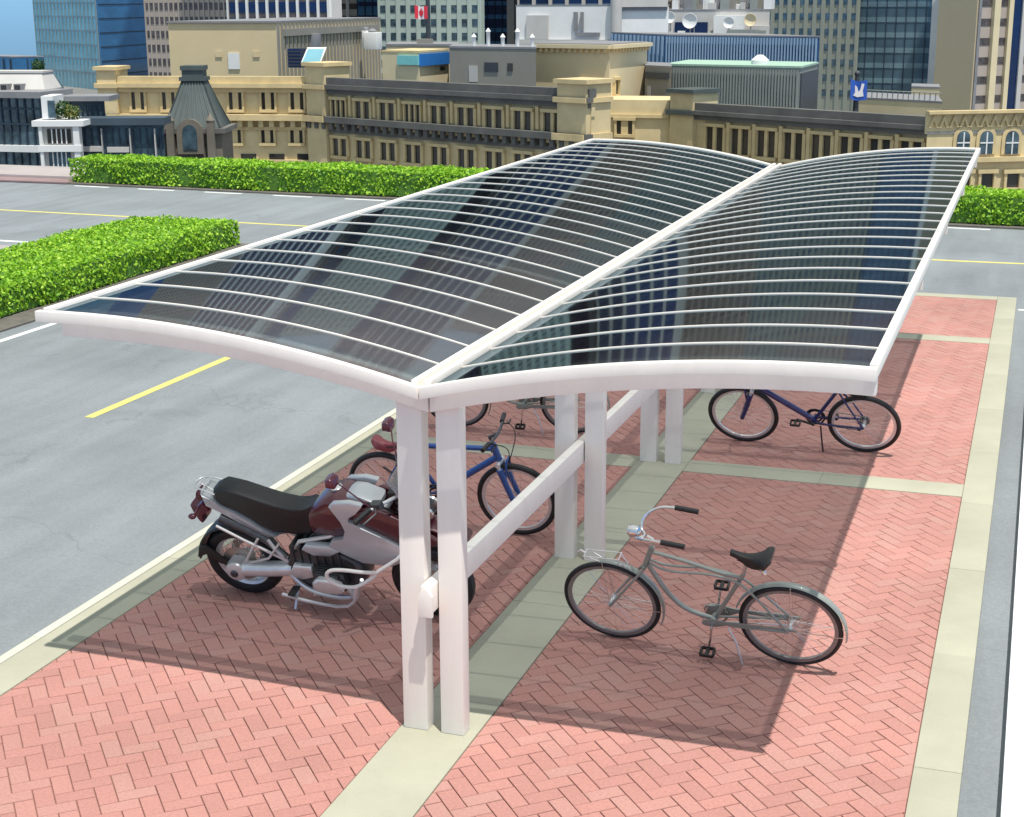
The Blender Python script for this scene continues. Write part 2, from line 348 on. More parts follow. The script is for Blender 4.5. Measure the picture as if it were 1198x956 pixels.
# ------------------------------------------------------------------ ground
ZC = -22.0
b = MB(); N = 72
radii = [(0, ZC), (640, ZC), (900, ZC-16), (9000, ZC-560)]
prev = None
for rr, zz in radii:
    ringv = [b.b.verts.new((rr*math.cos(2*PI*k/N), rr*math.sin(2*PI*k/N), zz)) for k in range(N)] if rr else [b.b.verts.new((0, 0, zz))]
    if prev:
        for k in range(N):
            if len(prev) == 1: b.b.faces.new((prev[0], ringv[k], ringv[(k+1) % N]))
            else: b.b.faces.new((prev[k], ringv[k], ringv[(k+1) % N], prev[(k+1) % N]))
    prev = ringv
struct('city_ground', b, 'terrain', smooth=0)
ZA = -.10                                               # asphalt level; the paved bay stands a kerb higher at 0
struct('parking_deck', MB().box(-62, 16, -16, 34.6, ZC+.02, ZA), 'asphalt', smooth=0)

# paved bay: slab, concrete strips, brick bays
Y0, Y1 = 3.2, 22.95
XL0, XL1, XC0, XC1, XR0, XR1 = -6.26, -5.895, -3.345, -2.876, -.395, -.135
struct('paving_base', MB().box(XL0+.01, XR1-.01, Y0+.01, Y1-.01, ZA+.001, -.012), 'joint', smooth=0)
def strip(x0, x1, y0, y1, name='concrete_strip', m='conc', z=.004):
    b = MB(); n = max(1, round((y1-y0)/1.62)); k = max(1, round((x1-x0)/1.25)) if n == 1 else 1
    for i in range(n):
        for q in range(k):
            b.box(x0+(x1-x0)*q/k+(.0012 if q else 0), x0+(x1-x0)*(q+1)/k-(.0012 if q < k-1 else 0), y0+(y1-y0)*i/n+(.0012 if i else 0), y0+(y1-y0)*(i+1)/n-(.0012 if i < n-1 else 0), ZA+.002, z+random.uniform(-.0015, .0015))
    return struct(name, b, m, bevel=.002)
strip(XL0+.075, XL1, Y0, Y1); strip(XC0, XC1, Y0, Y1); strip(XR0, XR1, Y0, Y1)
strip(XL0, XL0+.072, Y0, Y1, 'kerb', 'kerb', .010)
cross = [(Y0, Y0+.3), (13.24, 13.60), (19.66, 19.98), (22.70, Y1)]
for (a, c) in cross:
    strip(XC1+.003, XR0-.003, a, c); strip(XL1+.003, XC0-.003, a-.02 if a > 10 and a < 20 else a, c-.02 if a > 10 and a < 20 else c)
def clip(poly, axis, lim, sgn):
    out = []
    for i in range(len(poly)):
        a, c = poly[i], poly[(i+1) % len(poly)]; da, dc = sgn*(a[axis]-lim), sgn*(c[axis]-lim)
        if da >= 0: out.append(a)
        if (da >= 0) != (dc >= 0):
            t = da/(da-dc); out.append((a[0]+(c[0]-a[0])*t, a[1]+(c[1]-a[1])*t))
    return out
def herringbone(x0, x1, y0, y1):
    b = MB(); L, W, g = .212, .106, .0028; ca, sa = math.cos(R(41)), math.sin(R(41))
    span = int(((y1-y0)+(x1-x0))/W)+30
    cx, cy = (x0+x1)/2, (y0+y1)/2
    for i in range(-span, span):
        for j in range(-span, span):
            m = (i-j) % 4
            if m == 0: q = (i*W, j*W, L, W)
            elif m == 3: q = (i*W, j*W-0, W, L)
            else: continue
            u0, v0, du, dv = q
            if m == 3: pass
            rect = [(u0+g, v0+g), (u0+du-g, v0+g), (u0+du-g, v0+dv-g), (u0+g, v0+dv-g)]
            P = [(cx+a*ca-c*sa, cy+a*sa+c*ca) for a, c in rect]
            if max(p[0] for p in P) < x0 or min(p[0] for p in P) > x1 or max(p[1] for p in P) < y0 or min(p[1] for p in P) > y1: continue
            for ax, lim, sg in ((0, x0, 1), (0, x1, -1), (1, y0, 1), (1, y1, -1)):
                if len(P) >= 3: P = clip(P, ax, lim, sg)
            if len(P) < 3: continue
            A = abs(sum(P[k][0]*P[(k+1) % len(P)][1]-P[(k+1) % len(P)][0]*P[k][1] for k in range(len(P)))/2)
            if A < 2e-4: continue
            mx, my = sum(p[0] for p in P)/len(P), sum(p[1] for p in P)/len(P)
            T = []
            for p in P:
                d = math.hypot(p[0]-mx, p[1]-my); k = max(0, 1-.004/max(d, .004)); T.append((mx+(p[0]-mx)*k, my+(p[1]-my)*k))
            dz = random.uniform(-.0012, .0008); tx, ty = random.uniform(-.006, .006), random.uniform(-.006, .006)
            lo = [b.b.verts.new((p[0], p[1], -.014)) for p in P]; mi = [b.b.verts.new((p[0], p[1], -.003+dz)) for p in P]
            hi = [b.b.verts.new((p[0], p[1], dz+(p[0]-mx)*tx+(p[1]-my)*ty)) for p in T]
            n = len(P)
            for k in range(n):
                b.b.faces.new((lo[k], lo[(k+1) % n], mi[(k+1) % n], mi[k])); b.b.faces.new((mi[k], mi[(k+1) % n], hi[(k+1) % n], hi[k]))
            b.b.faces.new(hi)
    return b
for (xa, xb) in ((XL1, XC0), (XC1, XR0)):
    for (c0, c1) in zip(cross, cross[1:]):
        dy = -.02 if xa < -4 else 0
        struct('brick_paving', herringbone(xa+.006, xb-.006, c0[1]+.006+(dy if 10 < c0[1] < 20 else 0), c1[0]-.006+(dy if 10 < c1[0] < 20 else 0)), 'brick', smooth=0)

# painted lines and kerbs on the deck
def line(name, x0, y0, x1, y1, wd, m, z=ZA+.004):
    d = Vector((x1-x0, y1-y0)); d.normalize(); n = Vector((-d.y, d.x))*wd/2
    P = [(x0-n.x, y0-n.y), (x1-n.x, y1-n.y), (x1+n.x, y1+n.y), (x0+n.x, y0+n.y)]
    return struct(name, MB().prism(P, ZA+.0005, z), m, smooth=0)
line('parking_line', -9.40, 13.5, -9.36, 17.6, .11, 'yellow')
line('parking_line', -12.71, 10.6, -12.71, 24.6, .10, 'whitepaint')
line('road_line', -45, 28.6, -1.2, 26.62, .11, 'yellow'); line('road_line', -1.2, 26.62, 12, 26.95, .11, 'yellow')
line('road_line', -34, 24.35, -15.2, 23.72, .13, 'whitepaint')
line('road_line', -34, 23.62, -15.2, 22.98, .55, 'pave')
line('road_line', -.10, 22.55, 6, 22.75, .09, 'whitepaint')
for k in range(26):
    x = -22.0+k*.92
    if k % 2 == 0: line('road_dash', x, 31.76-.058*(x+22), x+1.0, 31.76-.058*(x+23), .10, 'whitepaint')
struct('white_kerb', MB().box(.085, .52, -6, 22.2, ZA+.0005, .0), 'whiteslab', bevel=.008)
def hy(x): return 30.93-.058*x                           # front line of the far hedge
struct('verge', MB().prism([(-22.4, hy(-22.4)-.25), (9, hy(9)-.25), (9, hy(9)+1.5), (-22.4, hy(-22.4)+1.5)], ZA+.0005, ZA+.03), 'tar', smooth=0)
struct('pavement', MB().box(-50, -22.35, 32.6, 34.55, ZA+.0005, ZA+.12), 'pave', bevel=.02)
struct('kerb', MB().box(-50, -22.35, 31.95, 32.6, ZA+.0006, ZA+.06), 'redkerb', bevel=.02)
struct('verge', MB().box(-16.2, -13.05, 9, 24.7, ZA+.0005, ZA+.025), 'tar', smooth=0)

# ------------------------------------------------------------------ hedges
def hedge(corners, z0, z1, leaf, dens, label):
    C = [np.array(c, float) for c in corners]; cen = sum(C)/4
    t = thing('hedge', label, 'hedge', (cen[0], cen[1], z0), group='clipped box hedges')
    MB().prism([tuple(cen+(c-cen)*np.array([.985, .985])) for c in C], z0+.02, z1-.04, [tuple(cen+(c-cen)*.965) for c in C]).build('branches', 'hedgecore', t, smooth=0)
    P, Nn = [], []
    def wob(p): return .020*np.sin(p[:, 0:1]*2.3+p[:, 1:2]*1.7)+.016*np.sin(p[:, 0:1]*5.1-p[:, 1:2]*4.3+1)
    n = int(np.linalg.norm(C[1]-C[0])*np.linalg.norm(C[3]-C[0])*dens); uv = RNG.uniform(-.005, 1.005, (n, 2))
    pts = C[0]+uv[:, :1]*(C[1]-C[0])+uv[:, 1:]*(C[3]-C[0]); nn = np.tile([0, 0, 1.], (n, 1))
    P.append(np.c_[pts, z1+RNG.normal(-.012, .016, n)+wob(pts)[:, 0]]); Nn.append(nn)
    for i in range(4):
        a, c = C[i], C[(i+1) % 4]; n = int(np.linalg.norm(c-a)*(z1-z0)*dens*1.1); u = RNG.uniform(-.005, 1.005, (n, 1))
        z = RNG.uniform(z0+.02, z1, n); e = (c-a)/np.linalg.norm(c-a); no = np.array([e[1], -e[0]])
        pts = a+u*(c-a); dpt = RNG.normal(-.005, .018, (n, 1))+wob(np.c_[pts+z[:, None], z])
        curve = -.06*np.clip((z-(z1-.10))/.10, 0, 1)**2
        pts = pts+no*(dpt+curve[:, None]); P.append(np.c_[pts, z]); Nn.append(np.tile([no[0], no[1], .25], (n, 1)))
    leaves('foliage', 'leaf', np.concatenate(P), np.concatenate(Nn), leaf, t)
hedge([(-15.55, 13.0), (-13.5, 13.0), (-13.62, 24.55), (-15.72, 24.45)], ZA+.02, .37, .068, 1000, 'clipped bright green box hedge standing alone beside the white parking line')
hedge([(-22.3, hy(-22.3)), (6, hy(6)), (6, hy(6)+1.15), (-22.3, hy(-22.3)+1.15)], ZA+.03, .50, .085, 640, 'long clipped green hedge along the back of the lot below the stone buildings')

# ------------------------------------------------------------------ bicycle shelter
XM = -3.096; YF, YB = 7.48, 19.46; HW = 2.43
prof_x = [0, .1, .35, .73, 1.02, 1.39, 1.85, 2.15, 2.43]; prof_z = [2.150, 2.172, 2.236, 2.297, 2.335, 2.372, 2.408, 2.425, 2.433]
def zc(dx):
    dx = abs(dx); return float(np.interp(dx, prof_x, prof_z)) if False else 2.150+.2536*dx-.0564*dx*dx-.0001*dx**3
sh = thing('bicycle_shelter', 'white steel bicycle shelter with smoked gull wing roof on paired posts', 'shelter', (XM, 7.7, 0))
def arch(mb, x0, x1, y0, y1, ztop, zbot, n=14):
    prev = None
    for i in range(n+1):
        x = x0+(x1-x0)*i/n; z = zc(x-XM)
        ring = [mb.b.verts.new(p) for p in ((x, y0, z+zbot), (x, y1, z+zbot), (x, y1, z+ztop), (x, y0, z+ztop))]
        if prev:
            for k in range(4): mb.b.faces.new((prev[k], prev[(k+1) % 4], ring[(k+1) % 4], ring[k]))
        else: mb.b.faces.new(ring)
        prev = ring
    mb.b.faces.new(prev[::-1])
G_ = .055                                                # half width of the valley gutter
for y in (YF, YB-.05):
    for sg in (-1, 1):
        m = MB(); arch(m, XM+sg*.004, XM+sg*HW, y, y+.05, .010, -.058); m.build('fascia_trim', 'white', sh, bevel=.004)
YP = [7.69, 10.72, 13.42, 16.15, 18.95]
for y in YP:
    for sg in (-1, 1):
        m = MB(); arch(m, XM+sg*.005, XM+sg*(HW-.075 if sg < 0 else HW-.012), y-.062, y+.012, -.016, -.168); m.build('arch_beam', 'white', sh, bevel=.006)
    for (xa, xb) in ((-3.322, -3.168), (-3.083, -2.940)):
        MB().box(xa, xb, y, y+.105, .004, 2.04).build('post', 'white', sh, bevel=.005)
for sg in (-1, 1):
    x = XM+sg*HW; z = zc(HW)
    MB().box(min(x, x-sg*.045), max(x, x-sg*.045), YF+.082, YB-.082, z-.055, z+.014).build('eave_trim', 'white', sh, bevel=.006)
MB().box(XM-G_, XM+G_, YF+.03, YB-.03, 2.115, 2.150).build('valley_gutter', 'white', sh, bevel=.004)
for sg in (-1, 1):
    MB().box(XM+sg*.036-.018, XM+sg*.036+.018, YF+.03, YB-.03, 2.151, 2.195).build('gutter_rail', 'white', sh, bevel=.006)
NP = 24; py = [YF+.04+(YB-YF-.08)*i/NP for i in range(NP+1)]
for sg in (-1, 1):
    for i in range(NP):
        m = MB(); ra, rb = [], []
        for k in range(25):
            x = XM+sg*(.045+(HW-.05)*k/24); z = zc(x-XM)-.008
            ra.append(m.b.verts.new((x, py[i]+.004, z))); rb.append(m.b.verts.new((x, py[i+1]-.004, z)))
        for k in range(24): m.b.faces.new((ra[k], ra[k+1], rb[k+1], rb[k]))
        m.build('roof_panel', 'panel', sh, smooth=60)
    for i in range(1, NP):
        m = MB(); arch(m, XM+sg*.057, XM+sg*(HW-.002), py[i]-.0068, py[i]+.0068, -.001, -.016); m.build('glazing_bar', 'white', sh, smooth=30)
# side rail for the wheels, running between the paired posts
MB().box(-3.158, -3.092, 7.602, 19.0, .79, .955).build('locking_rail', 'white', sh, bevel=.004)
MB().slabxz([(-3.170, .775), (-3.080, .775), (-3.080, .905), (-3.125, .962), (-3.170, .905)], 7.578, 7.600).build('rail_end_cap', 'white', sh, bevel=.003)

# ------------------------------------------------------------------ bicycles
def wheel(t, cx, r, tw, spokes=28, rimm='alu', name='wheel'):
    c = (cx, 0, r)
    prof = [(tw*math.cos(2*PI*k/10), tw*1.05*math.sin(2*PI*k/10)) for k in range(10)]
    ty = MB().ring(c, r-tw, prof).build('wheel', 'black', t, world=False)
    rp = [(.008, -.012), (.008, .012), (-.016, .010), (-.020, 0), (-.016, -.010)]
    MB().ring(c, r-2*tw-.004, rp).build('rim', rimm, ty, world=False)
    m = MB(); rr = r-2*tw-.014
    for k in range(spokes):
        a = 2*PI*k/spokes; off = R(38)*(1 if k % 4 < 2 else -1); hy_ = .028*(1 if k % 2 else -1)
        m.tube([(cx+.018*math.cos(a+off*2), hy_, r+.018*math.sin(a+off*2)), (cx+rr*math.cos(a), 0, r+rr*math.sin(a))], .0013, 4)
    m.build('spokes', 'chrome', ty, world=False)
    MB().lathe([(.006, -.055), (.012, -.05), (.02, -.034), (.014, -.03), (.013, 0), (.014, .03), (.02, .034), (.012, .05), (.006, .055)], c, 'y', 14).build('hub', 'alu', ty, world=False)
    return ty
def pedal(t, m0, c):
    x, y, z = c; m = MB()
    m.box(x-.045, x+.045, y-.04, y-.03, z-.012, z+.012).box(x-.045, x+.045, y+.03, y+.04, z-.012, z+.012).box(x-.05, x-.035, y-.0285, y+.0285, z-.015, z+.015).box(x+.035, x+.05, y-.0285, y+.0285, z-.015, z+.015).box(x-.012, x+.012, y-.0285, y+.0285, z-.009, z+.009)
    return m.build('pedal', m0, t, world=False, bevel=.003)
def saddle_mb(nose, rear, zt, hw=.085):
    """top outline from nose to tail, sides falling away"""
    m = MB(); rings = []; n = 12
    for i in range(n+1):
        q = i/n; x = nose+(rear-nose)*q
        wd = .022+(hw-.022)*(q**1.9) if q < .82 else hw*(1-((q-.82)/.18)**2*.35)
        zz = zt+.012-.034*math.sin(PI*min(1, q*1.08))+(.018*q); dp = .030+.045*math.sin(PI*min(1, max(0, q-.15)/.85))**.8
        rings.append([m.b.verts.new((x, wd*a, zz+dp*c)) for a, c in ((-1, -1), (-.98, -.45), (-.7, -.08), (0, 0), (.7, -.08), (.98, -.45), (1, -1), (.5, -1.0), (-.5, -1.0))])
    for a, c in zip(rings, rings[1:]):
        for k in range(9): m.b.faces.new((a[k], a[(k+1) % 9], c[(k+1) % 9], c[k]))
    m.b.faces.new(rings[0][::-1]); m.b.faces.new(rings[-1]); return m

def make_cruiser(label, loc, rot):
    t = thing('cruiser_bicycle', label, 'bicycle', loc, rot, 'bicycles parked under the shelter')
    r, wb = .338, 1.2
    for cx in (0, wb): wheel(t, cx, r, .0165, 36, 'rimdull')
    B = lambda: MB()
    f = B()
    f.tube([(.872, 0, .87), (.935, 0, .70)], .019)
    f.tube([(.885, 0, .825), (.74, 0, .80), (.56, 0, .755), (.42, 0, .715), (.295, 0, .70)], .0145, smooth=2)
    for s in (-1, 1): f.tube([(.90, s*.012, .745), (.83, s*.022, .705), (.70, s*.028, .70), (.52, s*.03, .725), (.36, s*.026, .70), (.27, s*.03, .655), (.0, s*.062, .338)], .0085, smooth=2)
    f.tube([(.915, 0, .715), (.865, 0, .60), (.79, 0, .455), (.68, 0, .345), (.50, 0, .305)], .0165, smooth=2)
    f.tube([(.50, 0, .305), (.300, 0, .70), (.283, 0, .735)], .0155)
    for s in (-1, 1): f.tube([(.50, s*.02, .305), (.36, s*.045, .305), (0, s*.062, .338)], .0085)
    f.lathe([(.024, -.036), (.026, -.03), (.026, .03), (.024, .036)], (.50, 0, .305), 'y', 16)
    f.build('frame', 'sage', t, world=False)
    k = B()
    for s in (-1, 1): k.tube([(.935, s*.03, .69), (.985, s*.05, .63), (1.10, s*.055, .475), (wb, s*.055, .338)], .0095, smooth=1)
    k.tube([(.935, -.035, .695), (.935, .035, .695)], .014)
    k.build('fork', 'sage', t, world=False)
    fp = [(0, -.025), (.008, -.017), (.011, 0), (.008, .017), (0, .025), (.003, .015), (.006, 0), (.003, -.015)]
    MB().ring((wb, 0, r), .356, fp, 40, R(82), R(205)).build('front_mudguard', 'sage', t, world=False)
    MB().ring((0, 0, r), .356, fp, 40, R(18), R(190)).build('rear_mudguard', 'sage', t, world=False)
    for cx, a1 in ((wb, .02), (0, -.02)):
        for s in (-1, 1):
            MB().tube([(cx-.356, s*.036, r-.01), (cx, s*.05, r), (cx+a1, s*.036, r+.357)], .0033, 6).build('mudguard_stay', 'chrome', t, world=False)
    rk = MB()
    for s in (-.035, .035): rk.tube([(wb-.10, s, r+.41), (wb+.14, s, r+.40)], .0035, 6)
    rk.tube([(wb-.10, -.04, r+.41), (wb-.10, .04, r+.41)], .004, 6); rk.tube([(wb+.14, -.04, r+.40), (wb+.14, .04, r+.40)], .004, 6)
    for s in (-.035, .035): rk.tube([(wb+.12, s, r+.40), (wb+.04, s*.6, r+.36)], .0035, 6); rk.tube([(wb-.09, s, r+.41), (wb-.14, s*.6, r+.335)], .0035, 6)
    rk.tube([(wb+.14, 0, r+.40), (wb+.17, 0, r+.42), (wb+.19, 0, r+.40)], .007, 8)
    rk.build('front_rack', 'alu', t, world=False)
    h = MB(); h.tube([(.88, 0, .85), (.855, 0, .93), (.90, 0, .955)], .012, smooth=1)
    bar = [(.60, -.17, 1.06), (.76, -.17, 1.075), (.86, -.16, 1.07), (.94, -.11, 1.03), (.955, -.05, .97), (.90, 0, .955), (.955, .05, .97), (.94, .11, 1.03), (.86, .16, 1.07), (.76, .17, 1.075), (.60, .17, 1.06)]
    h.tube(bar, .0095, smooth=2); hb = h.build('handlebar', 'chrome', t, world=False)
    for s in (-1, 1): MB().tube([(.748, s*.17, 1.0740), (.735, s*.17, 1.073), (.61, s*.17, 1.061), (.595, s*.17, 1.0595)], .0175, 12).build('grip', 'blackplastic', hb, world=False)
    MB().lathe([(.012, -.05), (.034, -.035), (.042, 0), (.042, .02), (.036, .03)], (0, 0, 0), 'y', 18).build('headlight', 'chrome', t, world=False)
    lamp = bpy.data.objects[[o.name for o in t.children if o.name.startswith('headlight')][-1]]
    lamp.rotation_euler = (0, 0, R(-90)); lamp.location = (.985, 0, .985)
    saddle_mb(.355, .085, .915, .10).build('saddle', 'blackplastic', t, world=False, smooth=50)
    sp = MB().tube([(.286, 0, .73), (.262, 0, .815), (.24, 0, .845)], .0125); 
    for s in (-1, 1): sp.lathe([(.016, 0), (.017, .01), (.013, .018), (.017, .026), (.013, .034), (.016, .045)], (.14, s*.045, .80), 'z', 10)
    sp.tube([(.32, -.02, .865), (.24, -.03, .84), (.13, -.045, .80)], .005, 6).tube([(.32, .02, .865), (.24, .03, .84), (.13, .045, .80)], .005, 6)
    sp.build('seat_post', 'chrome', t, world=False)
    g = MB().slabxz([(.58, .28), (.592, .31), (.58, .345), (.53, .37), (.46, .365), (.38, .352), (.05, .362), (-.055, .358), (-.05, .336), (.36, .315), (.45, .268), (.53, .262)], -.075, -.063)
    g.build('chain_guard', 'sage', t, world=False, bevel=.006)
    g2 = MB().slabxz([(.575, .30), (.565, .335), (.50, .352), (.40, .345), (.05, .362), (-.055, .356), (-.05, .340), (.38, .322), (.46, .290), (.55, .284)], .050, .058)
    g2.build('chain_guard', 'sage', t, world=False, bevel=.005)
    c = MB(); cr = .165; a = R(98)
    for s, aa in ((-1, a), (1, a+PI)):
        c.tube([(.50, s*.085, .305), (.50+cr*math.cos(aa), s*.10, .305+cr*math.sin(aa))], .009, 8)
    c.tube([(.50, -.09, .305), (.50, .09, .305)], .011, 10); c.ring((.50, -.052, .305), .075, [(.006, -.002), (.006, .002), (-.010, .002), (-.010, -.002)], 36)
    c.tube([(.50+.075, -.05, .305), (.50, -.05, .23), (0, -.05, .295), (-.03, -.05, .315)], .0035, 6)
    ck = c.build('crankset', 'chrome', t, world=False)
    for s, aa in ((-1, a), (1, a+PI)): pedal(ck, 'blackplastic', (.50+cr*math.cos(aa), s*.15, .305+cr*math.sin(aa)))
    MB().tube([(.40, .045, .285), (.34, .09, .20), (.30, .128, .043)], .007, 8).build('kickstand', 'alu', t, world=False)
    return t

def make_mtb(label, loc, rot, paint, wb, r, stand_side, sad):
    t = thing('mountain_bicycle', label, 'bicycle', loc, rot, 'bicycles parked under the shelter')
    for cx in (0, wb): wheel(t, cx, r, .0235, 32)
    ht, hb_ = (wb-.155, .845), (wb-.115, .70)
    f = MB(); f.tube([(ht[0], 0, ht[1]), (hb_[0], 0, hb_[1])], .029)
    f.tube([(ht[0]+.012, 0, .80), (.42, 0, .775), (.22, 0, .765)], .022); f.tube([(hb_[0]-.008, 0, .73), (.465, 0, .345)], .029)
    f.tube([(.465, 0, .345), (.22, 0, .765)], .018)
    for s in (-1, 1):
        f.tube([(.235, s*.02, .74), (.12, s*.06, .56), (0, s*.068, r)], .009); f.tube([(.45, s*.03, .345), (.34, s*.055, .345), (0, s*.068, r)], .011)
    f.lathe([(.028, -.036), (.028, .036)], (.465, 0, .345), 'y', 16); f.build('frame', paint, t, world=False)
    k = MB(); k.tube([(hb_[0]+.004, -.07, .68), (hb_[0]+.004, .07, .68)], .02)
    for s in (-1, 1):
        k.tube([(hb_[0]+.006, s*.062, .685), (hb_[0]+.03, s*.062, .60)], .015)
    fk = k.build('fork', 'alu', t, world=False)
    k = MB()
    for s in (-1, 1): k.tube([(hb_[0]+.018, s*.062, .645), (hb_[0]+.06, s*.062, .50), (wb, s*.062, r)], (.029, .022), 12)
    k.tube([(hb_[0]+.055, -.055, .53), (hb_[0]+.075, -.045, .72), (hb_[0]+.075, .045, .72), (hb_[0]+.055, .055, .53)], .010, smooth=1)
    k.build('fork_lower', paint, fk, world=False)
    h = MB(); h.tube([(ht[0], 0, ht[1]), (ht[0]-.02, 0, .905), (ht[0]+.055, 0, .945)], .015)
    h.tube([(ht[0]+.02, -.27, .955), (ht[0]+.05, -.10, .948), (ht[0]+.055, 0, .945), (ht[0]+.05, .10, .948), (ht[0]+.02, .27, .955)], .0115, smooth=1)
    hb = h.build('handlebar', 'engine', t, world=False)
    for s in (-1, 1):
        MB().tube([(ht[0]+.034, s*.17, .952), (ht[0]+.018, s*.28, .9555)], .019, 12).build('grip', 'blackplastic', hb, world=False)
        MB().tube([(ht[0]+.04, s*.15, .95), (ht[0]+.09, s*.17, .94), (ht[0]+.08, s*.25, .93)], .007, 8).build('brake_lever', 'blackplastic', hb, world=False)
    cb = MB()
    for s in (-1, 1): cb.tube([(ht[0]+.07, s*.18, .96), (ht[0]+.17, s*.12, .90), (ht[0]+.14, s*.02, .74), (hb_[0]+.05, s*.03, .62)], .004, 6, smooth=2)
    cb.build('brake_cable', 'blackplastic', t, world=False)
    saddle_mb(.215, -.055, .785, .075).build('saddle', sad, t, world=False, smooth=50)
    MB().tube([(.225, 0, .755), (.15, 0, .765), (.11, 0, .752)], .0135).tube([(.19, -.02, .76), (.0, -.04, .735)], .005, 6).tube([(.19, .02, .76), (.0, .04, .735)], .005, 6).build('seat_post', 'blackplastic', t, world=False)
    c = MB(); a = R(205); cr = .17
    for s, aa in ((-1, a), (1, a+PI)): c.tube([(.465, s*.07, .345), (.465+cr*math.cos(aa), s*.095, .345+cr*math.sin(aa))], .011, 8)
    c.tube([(.465, -.08, .345), (.465, .08, .345)], .012, 10)
    for rr in (.092, .07): c.ring((.465, -.048-.01*(rr < .08), .345), rr, [(.005, -.003), (.005, .003), (-.012, .003), (-.012, -.003)], 36)
    ck = c.build('crankset', 'blackplastic', t, world=False)
    for s, aa in ((-1, a), (1, a+PI)): pedal(ck, 'blackplastic', (.465+cr*math.cos(aa), s*.15, .345+cr*math.sin(aa)))
    d = MB().tube([(.465, -.05, .437), (0.0, -.05, r+.045), (-.045, -.05, r), (0.0, -.05, r-.045), (.01, -.05, .235), (.06, -.05, .215), (.465, -.05, .253)], .005, 6)
    d.ring((0, -.048, r), .042, [(.006, -.012), (.006, .012), (-.02, .012), (-.02, -.012)], 24)
    d.slabxz([(.0, .30), (.03, .29), (.075, .22), (.055, .20), (.0, .25)], -.062, -.052); d.build('chain', 'engine', t, world=False)
    s = stand_side; MB().tube([(.40, s*.05, .32), (.385, s*.10, .20), (.37, s*.128, .072 if False else .062)], .008, 8).build('kickstand', 'blackplastic', t, world=False)
    return t

def place(x, y, hd, wb, lean):
    """origin under the rear wheel, leaning over toward the open side of the lot"""
    ox, oy = x-wb*math.cos(hd), y-wb*math.sin(hd)
    return (ox, oy, .002), (lean if math.cos(hd) > 0 else -lean, 0, hd)
loc, rot = place(-2.458, 9.389, 3.089, 1.2, .387)
make_cruiser('grey green cruiser bicycle with chrome swept handlebar alone in the right front bay', loc, rot)
loc, rot = place(-2.507, 14.414, 3.127, 1.15, .455)
make_mtb('dark blue mountain bicycle on its kickstand in the second right bay beyond the cross strip', loc, rot, 'navyframe', 1.15, .345, 1, 'blackplastic')
loc, rot = place(-3.745, 11.156, .015, 1.126, .276)
make_mtb('bright blue mountain bicycle with dark red saddle directly behind the motorcycle', loc, rot, 'blue', 1.126, .336, -1, 'darkred')
src = [o for o in COL.objects if o.name == 'cruiser_bicycle'][0]
c2 = copy_tree(src); d = ray(537, 499); gp = CAM+d*(-EYE/d[2]); d = ray(668, 506); gq = CAM+d*(-EYE/d[2])
loc, rot = place(gp[0], gp[1], math.atan2(gp[1]-gq[1], gp[0]-gq[0]), 1.2, .33)
c2.location = loc; c2.rotation_euler = (rot[0], 0, rot[2] if rot[2] > 0 else rot[2])
c2['label'] = 'grey cruiser bicycle farthest back in the left bay half hidden behind posts'

# ------------------------------------------------------------------ motorcycle
loc, rot = place(-3.763, 9.399, .001, 1.466, .338)
mo = thing('motorcycle', 'dark red and silver touring motorcycle with long black seat leaning beside the front posts', 'motorcycle', loc, rot)
def part(mb, name, m, p=None, **k): return mb.build(name, m, p or mo, world=False, **k)
def mwheel(cx, wd):
    r = .306; c = (cx, 0, r)
    prof = [(.052, 0), (.046, wd*.55), (.022, wd*.95), (-.012, wd), (-.038, wd*.8), (-.038, -wd*.8), (-.012, -wd), (.022, -wd*.95), (.046, -wd*.55)]
    ty = part(MB().ring(c, r-.052, prof, 64), 'wheel', 'black')
    part(MB().ring(c, .205, [(.018, -wd*.72), (.018, wd*.72), (.004, wd*.62), (-.012, wd*.3), (-.012, -wd*.3), (.004, -wd*.62)], 64), 'rim', 'alu', ty)
    m = MB()
    for k in range(32):
        a = 2*PI*k/32; off = R(26)*(1 if k % 4 < 2 else -1); sy = .04*(1 if k % 2 else -1)
        m.tube([(cx+.05*math.cos(a+off), sy, r+.05*math.sin(a+off)), (cx+.196*math.cos(a), sy*.8, r+.196*math.sin(a))], .0024, 5)
    part(m, 'spokes', 'chrome', ty)
    part(MB().lathe([(.03, -.07), (.055, -.05), (.05, 0), (.055, .05), (.03, .07)], c, 'y', 24), 'hub', 'alu', ty)
    m = MB()
    for s in (-1, 1): m.ring((cx, s*.068, r), .115, [(.03, -.003), (.03, .003), (-.03, .003), (-.03, -.003)], 48)
    part(m, 'brake_disc', 'disc', ty)
    return ty
mwheel(0, .07); mwheel(1.466, .055)
part(MB().tube([(0, -.125, .306), (.08, -.125, .315), (.25, -.125, .335), (.46, -.12, .365)], (.062, .055), 16).lathe([(.04, -.19), (.075, -.175), (.085, -.13), (.085, -.08), (.06, -.07)], (0, 0, .306), 'y', 28), 'swingarm', 'alu', bevel=0)
part(MB().lathe([(.022, -.205), (.03, -.198), (.03, -.188)], (0, 0, .306), 'y', 16), 'axle_cap', 'engine')
part(MB().ring((0, 0, .306), .325, [(.010, -.085), (.016, 0), (.010, .085), (-.004, .09), (.004, 0), (-.004, -.09)], 30, R(62), R(178)), 'rear_mudguard', 'blackplastic')
part(MB().slabxz([(-.335, .34), (-.30, .44), (-.24, .47), (-.12, .36), (-.03, .33), (-.06, .29), (-.16, .31), (-.25, .38)], -.105, -.085), 'mudguard_bracket', 'blackplastic', bevel=.006)
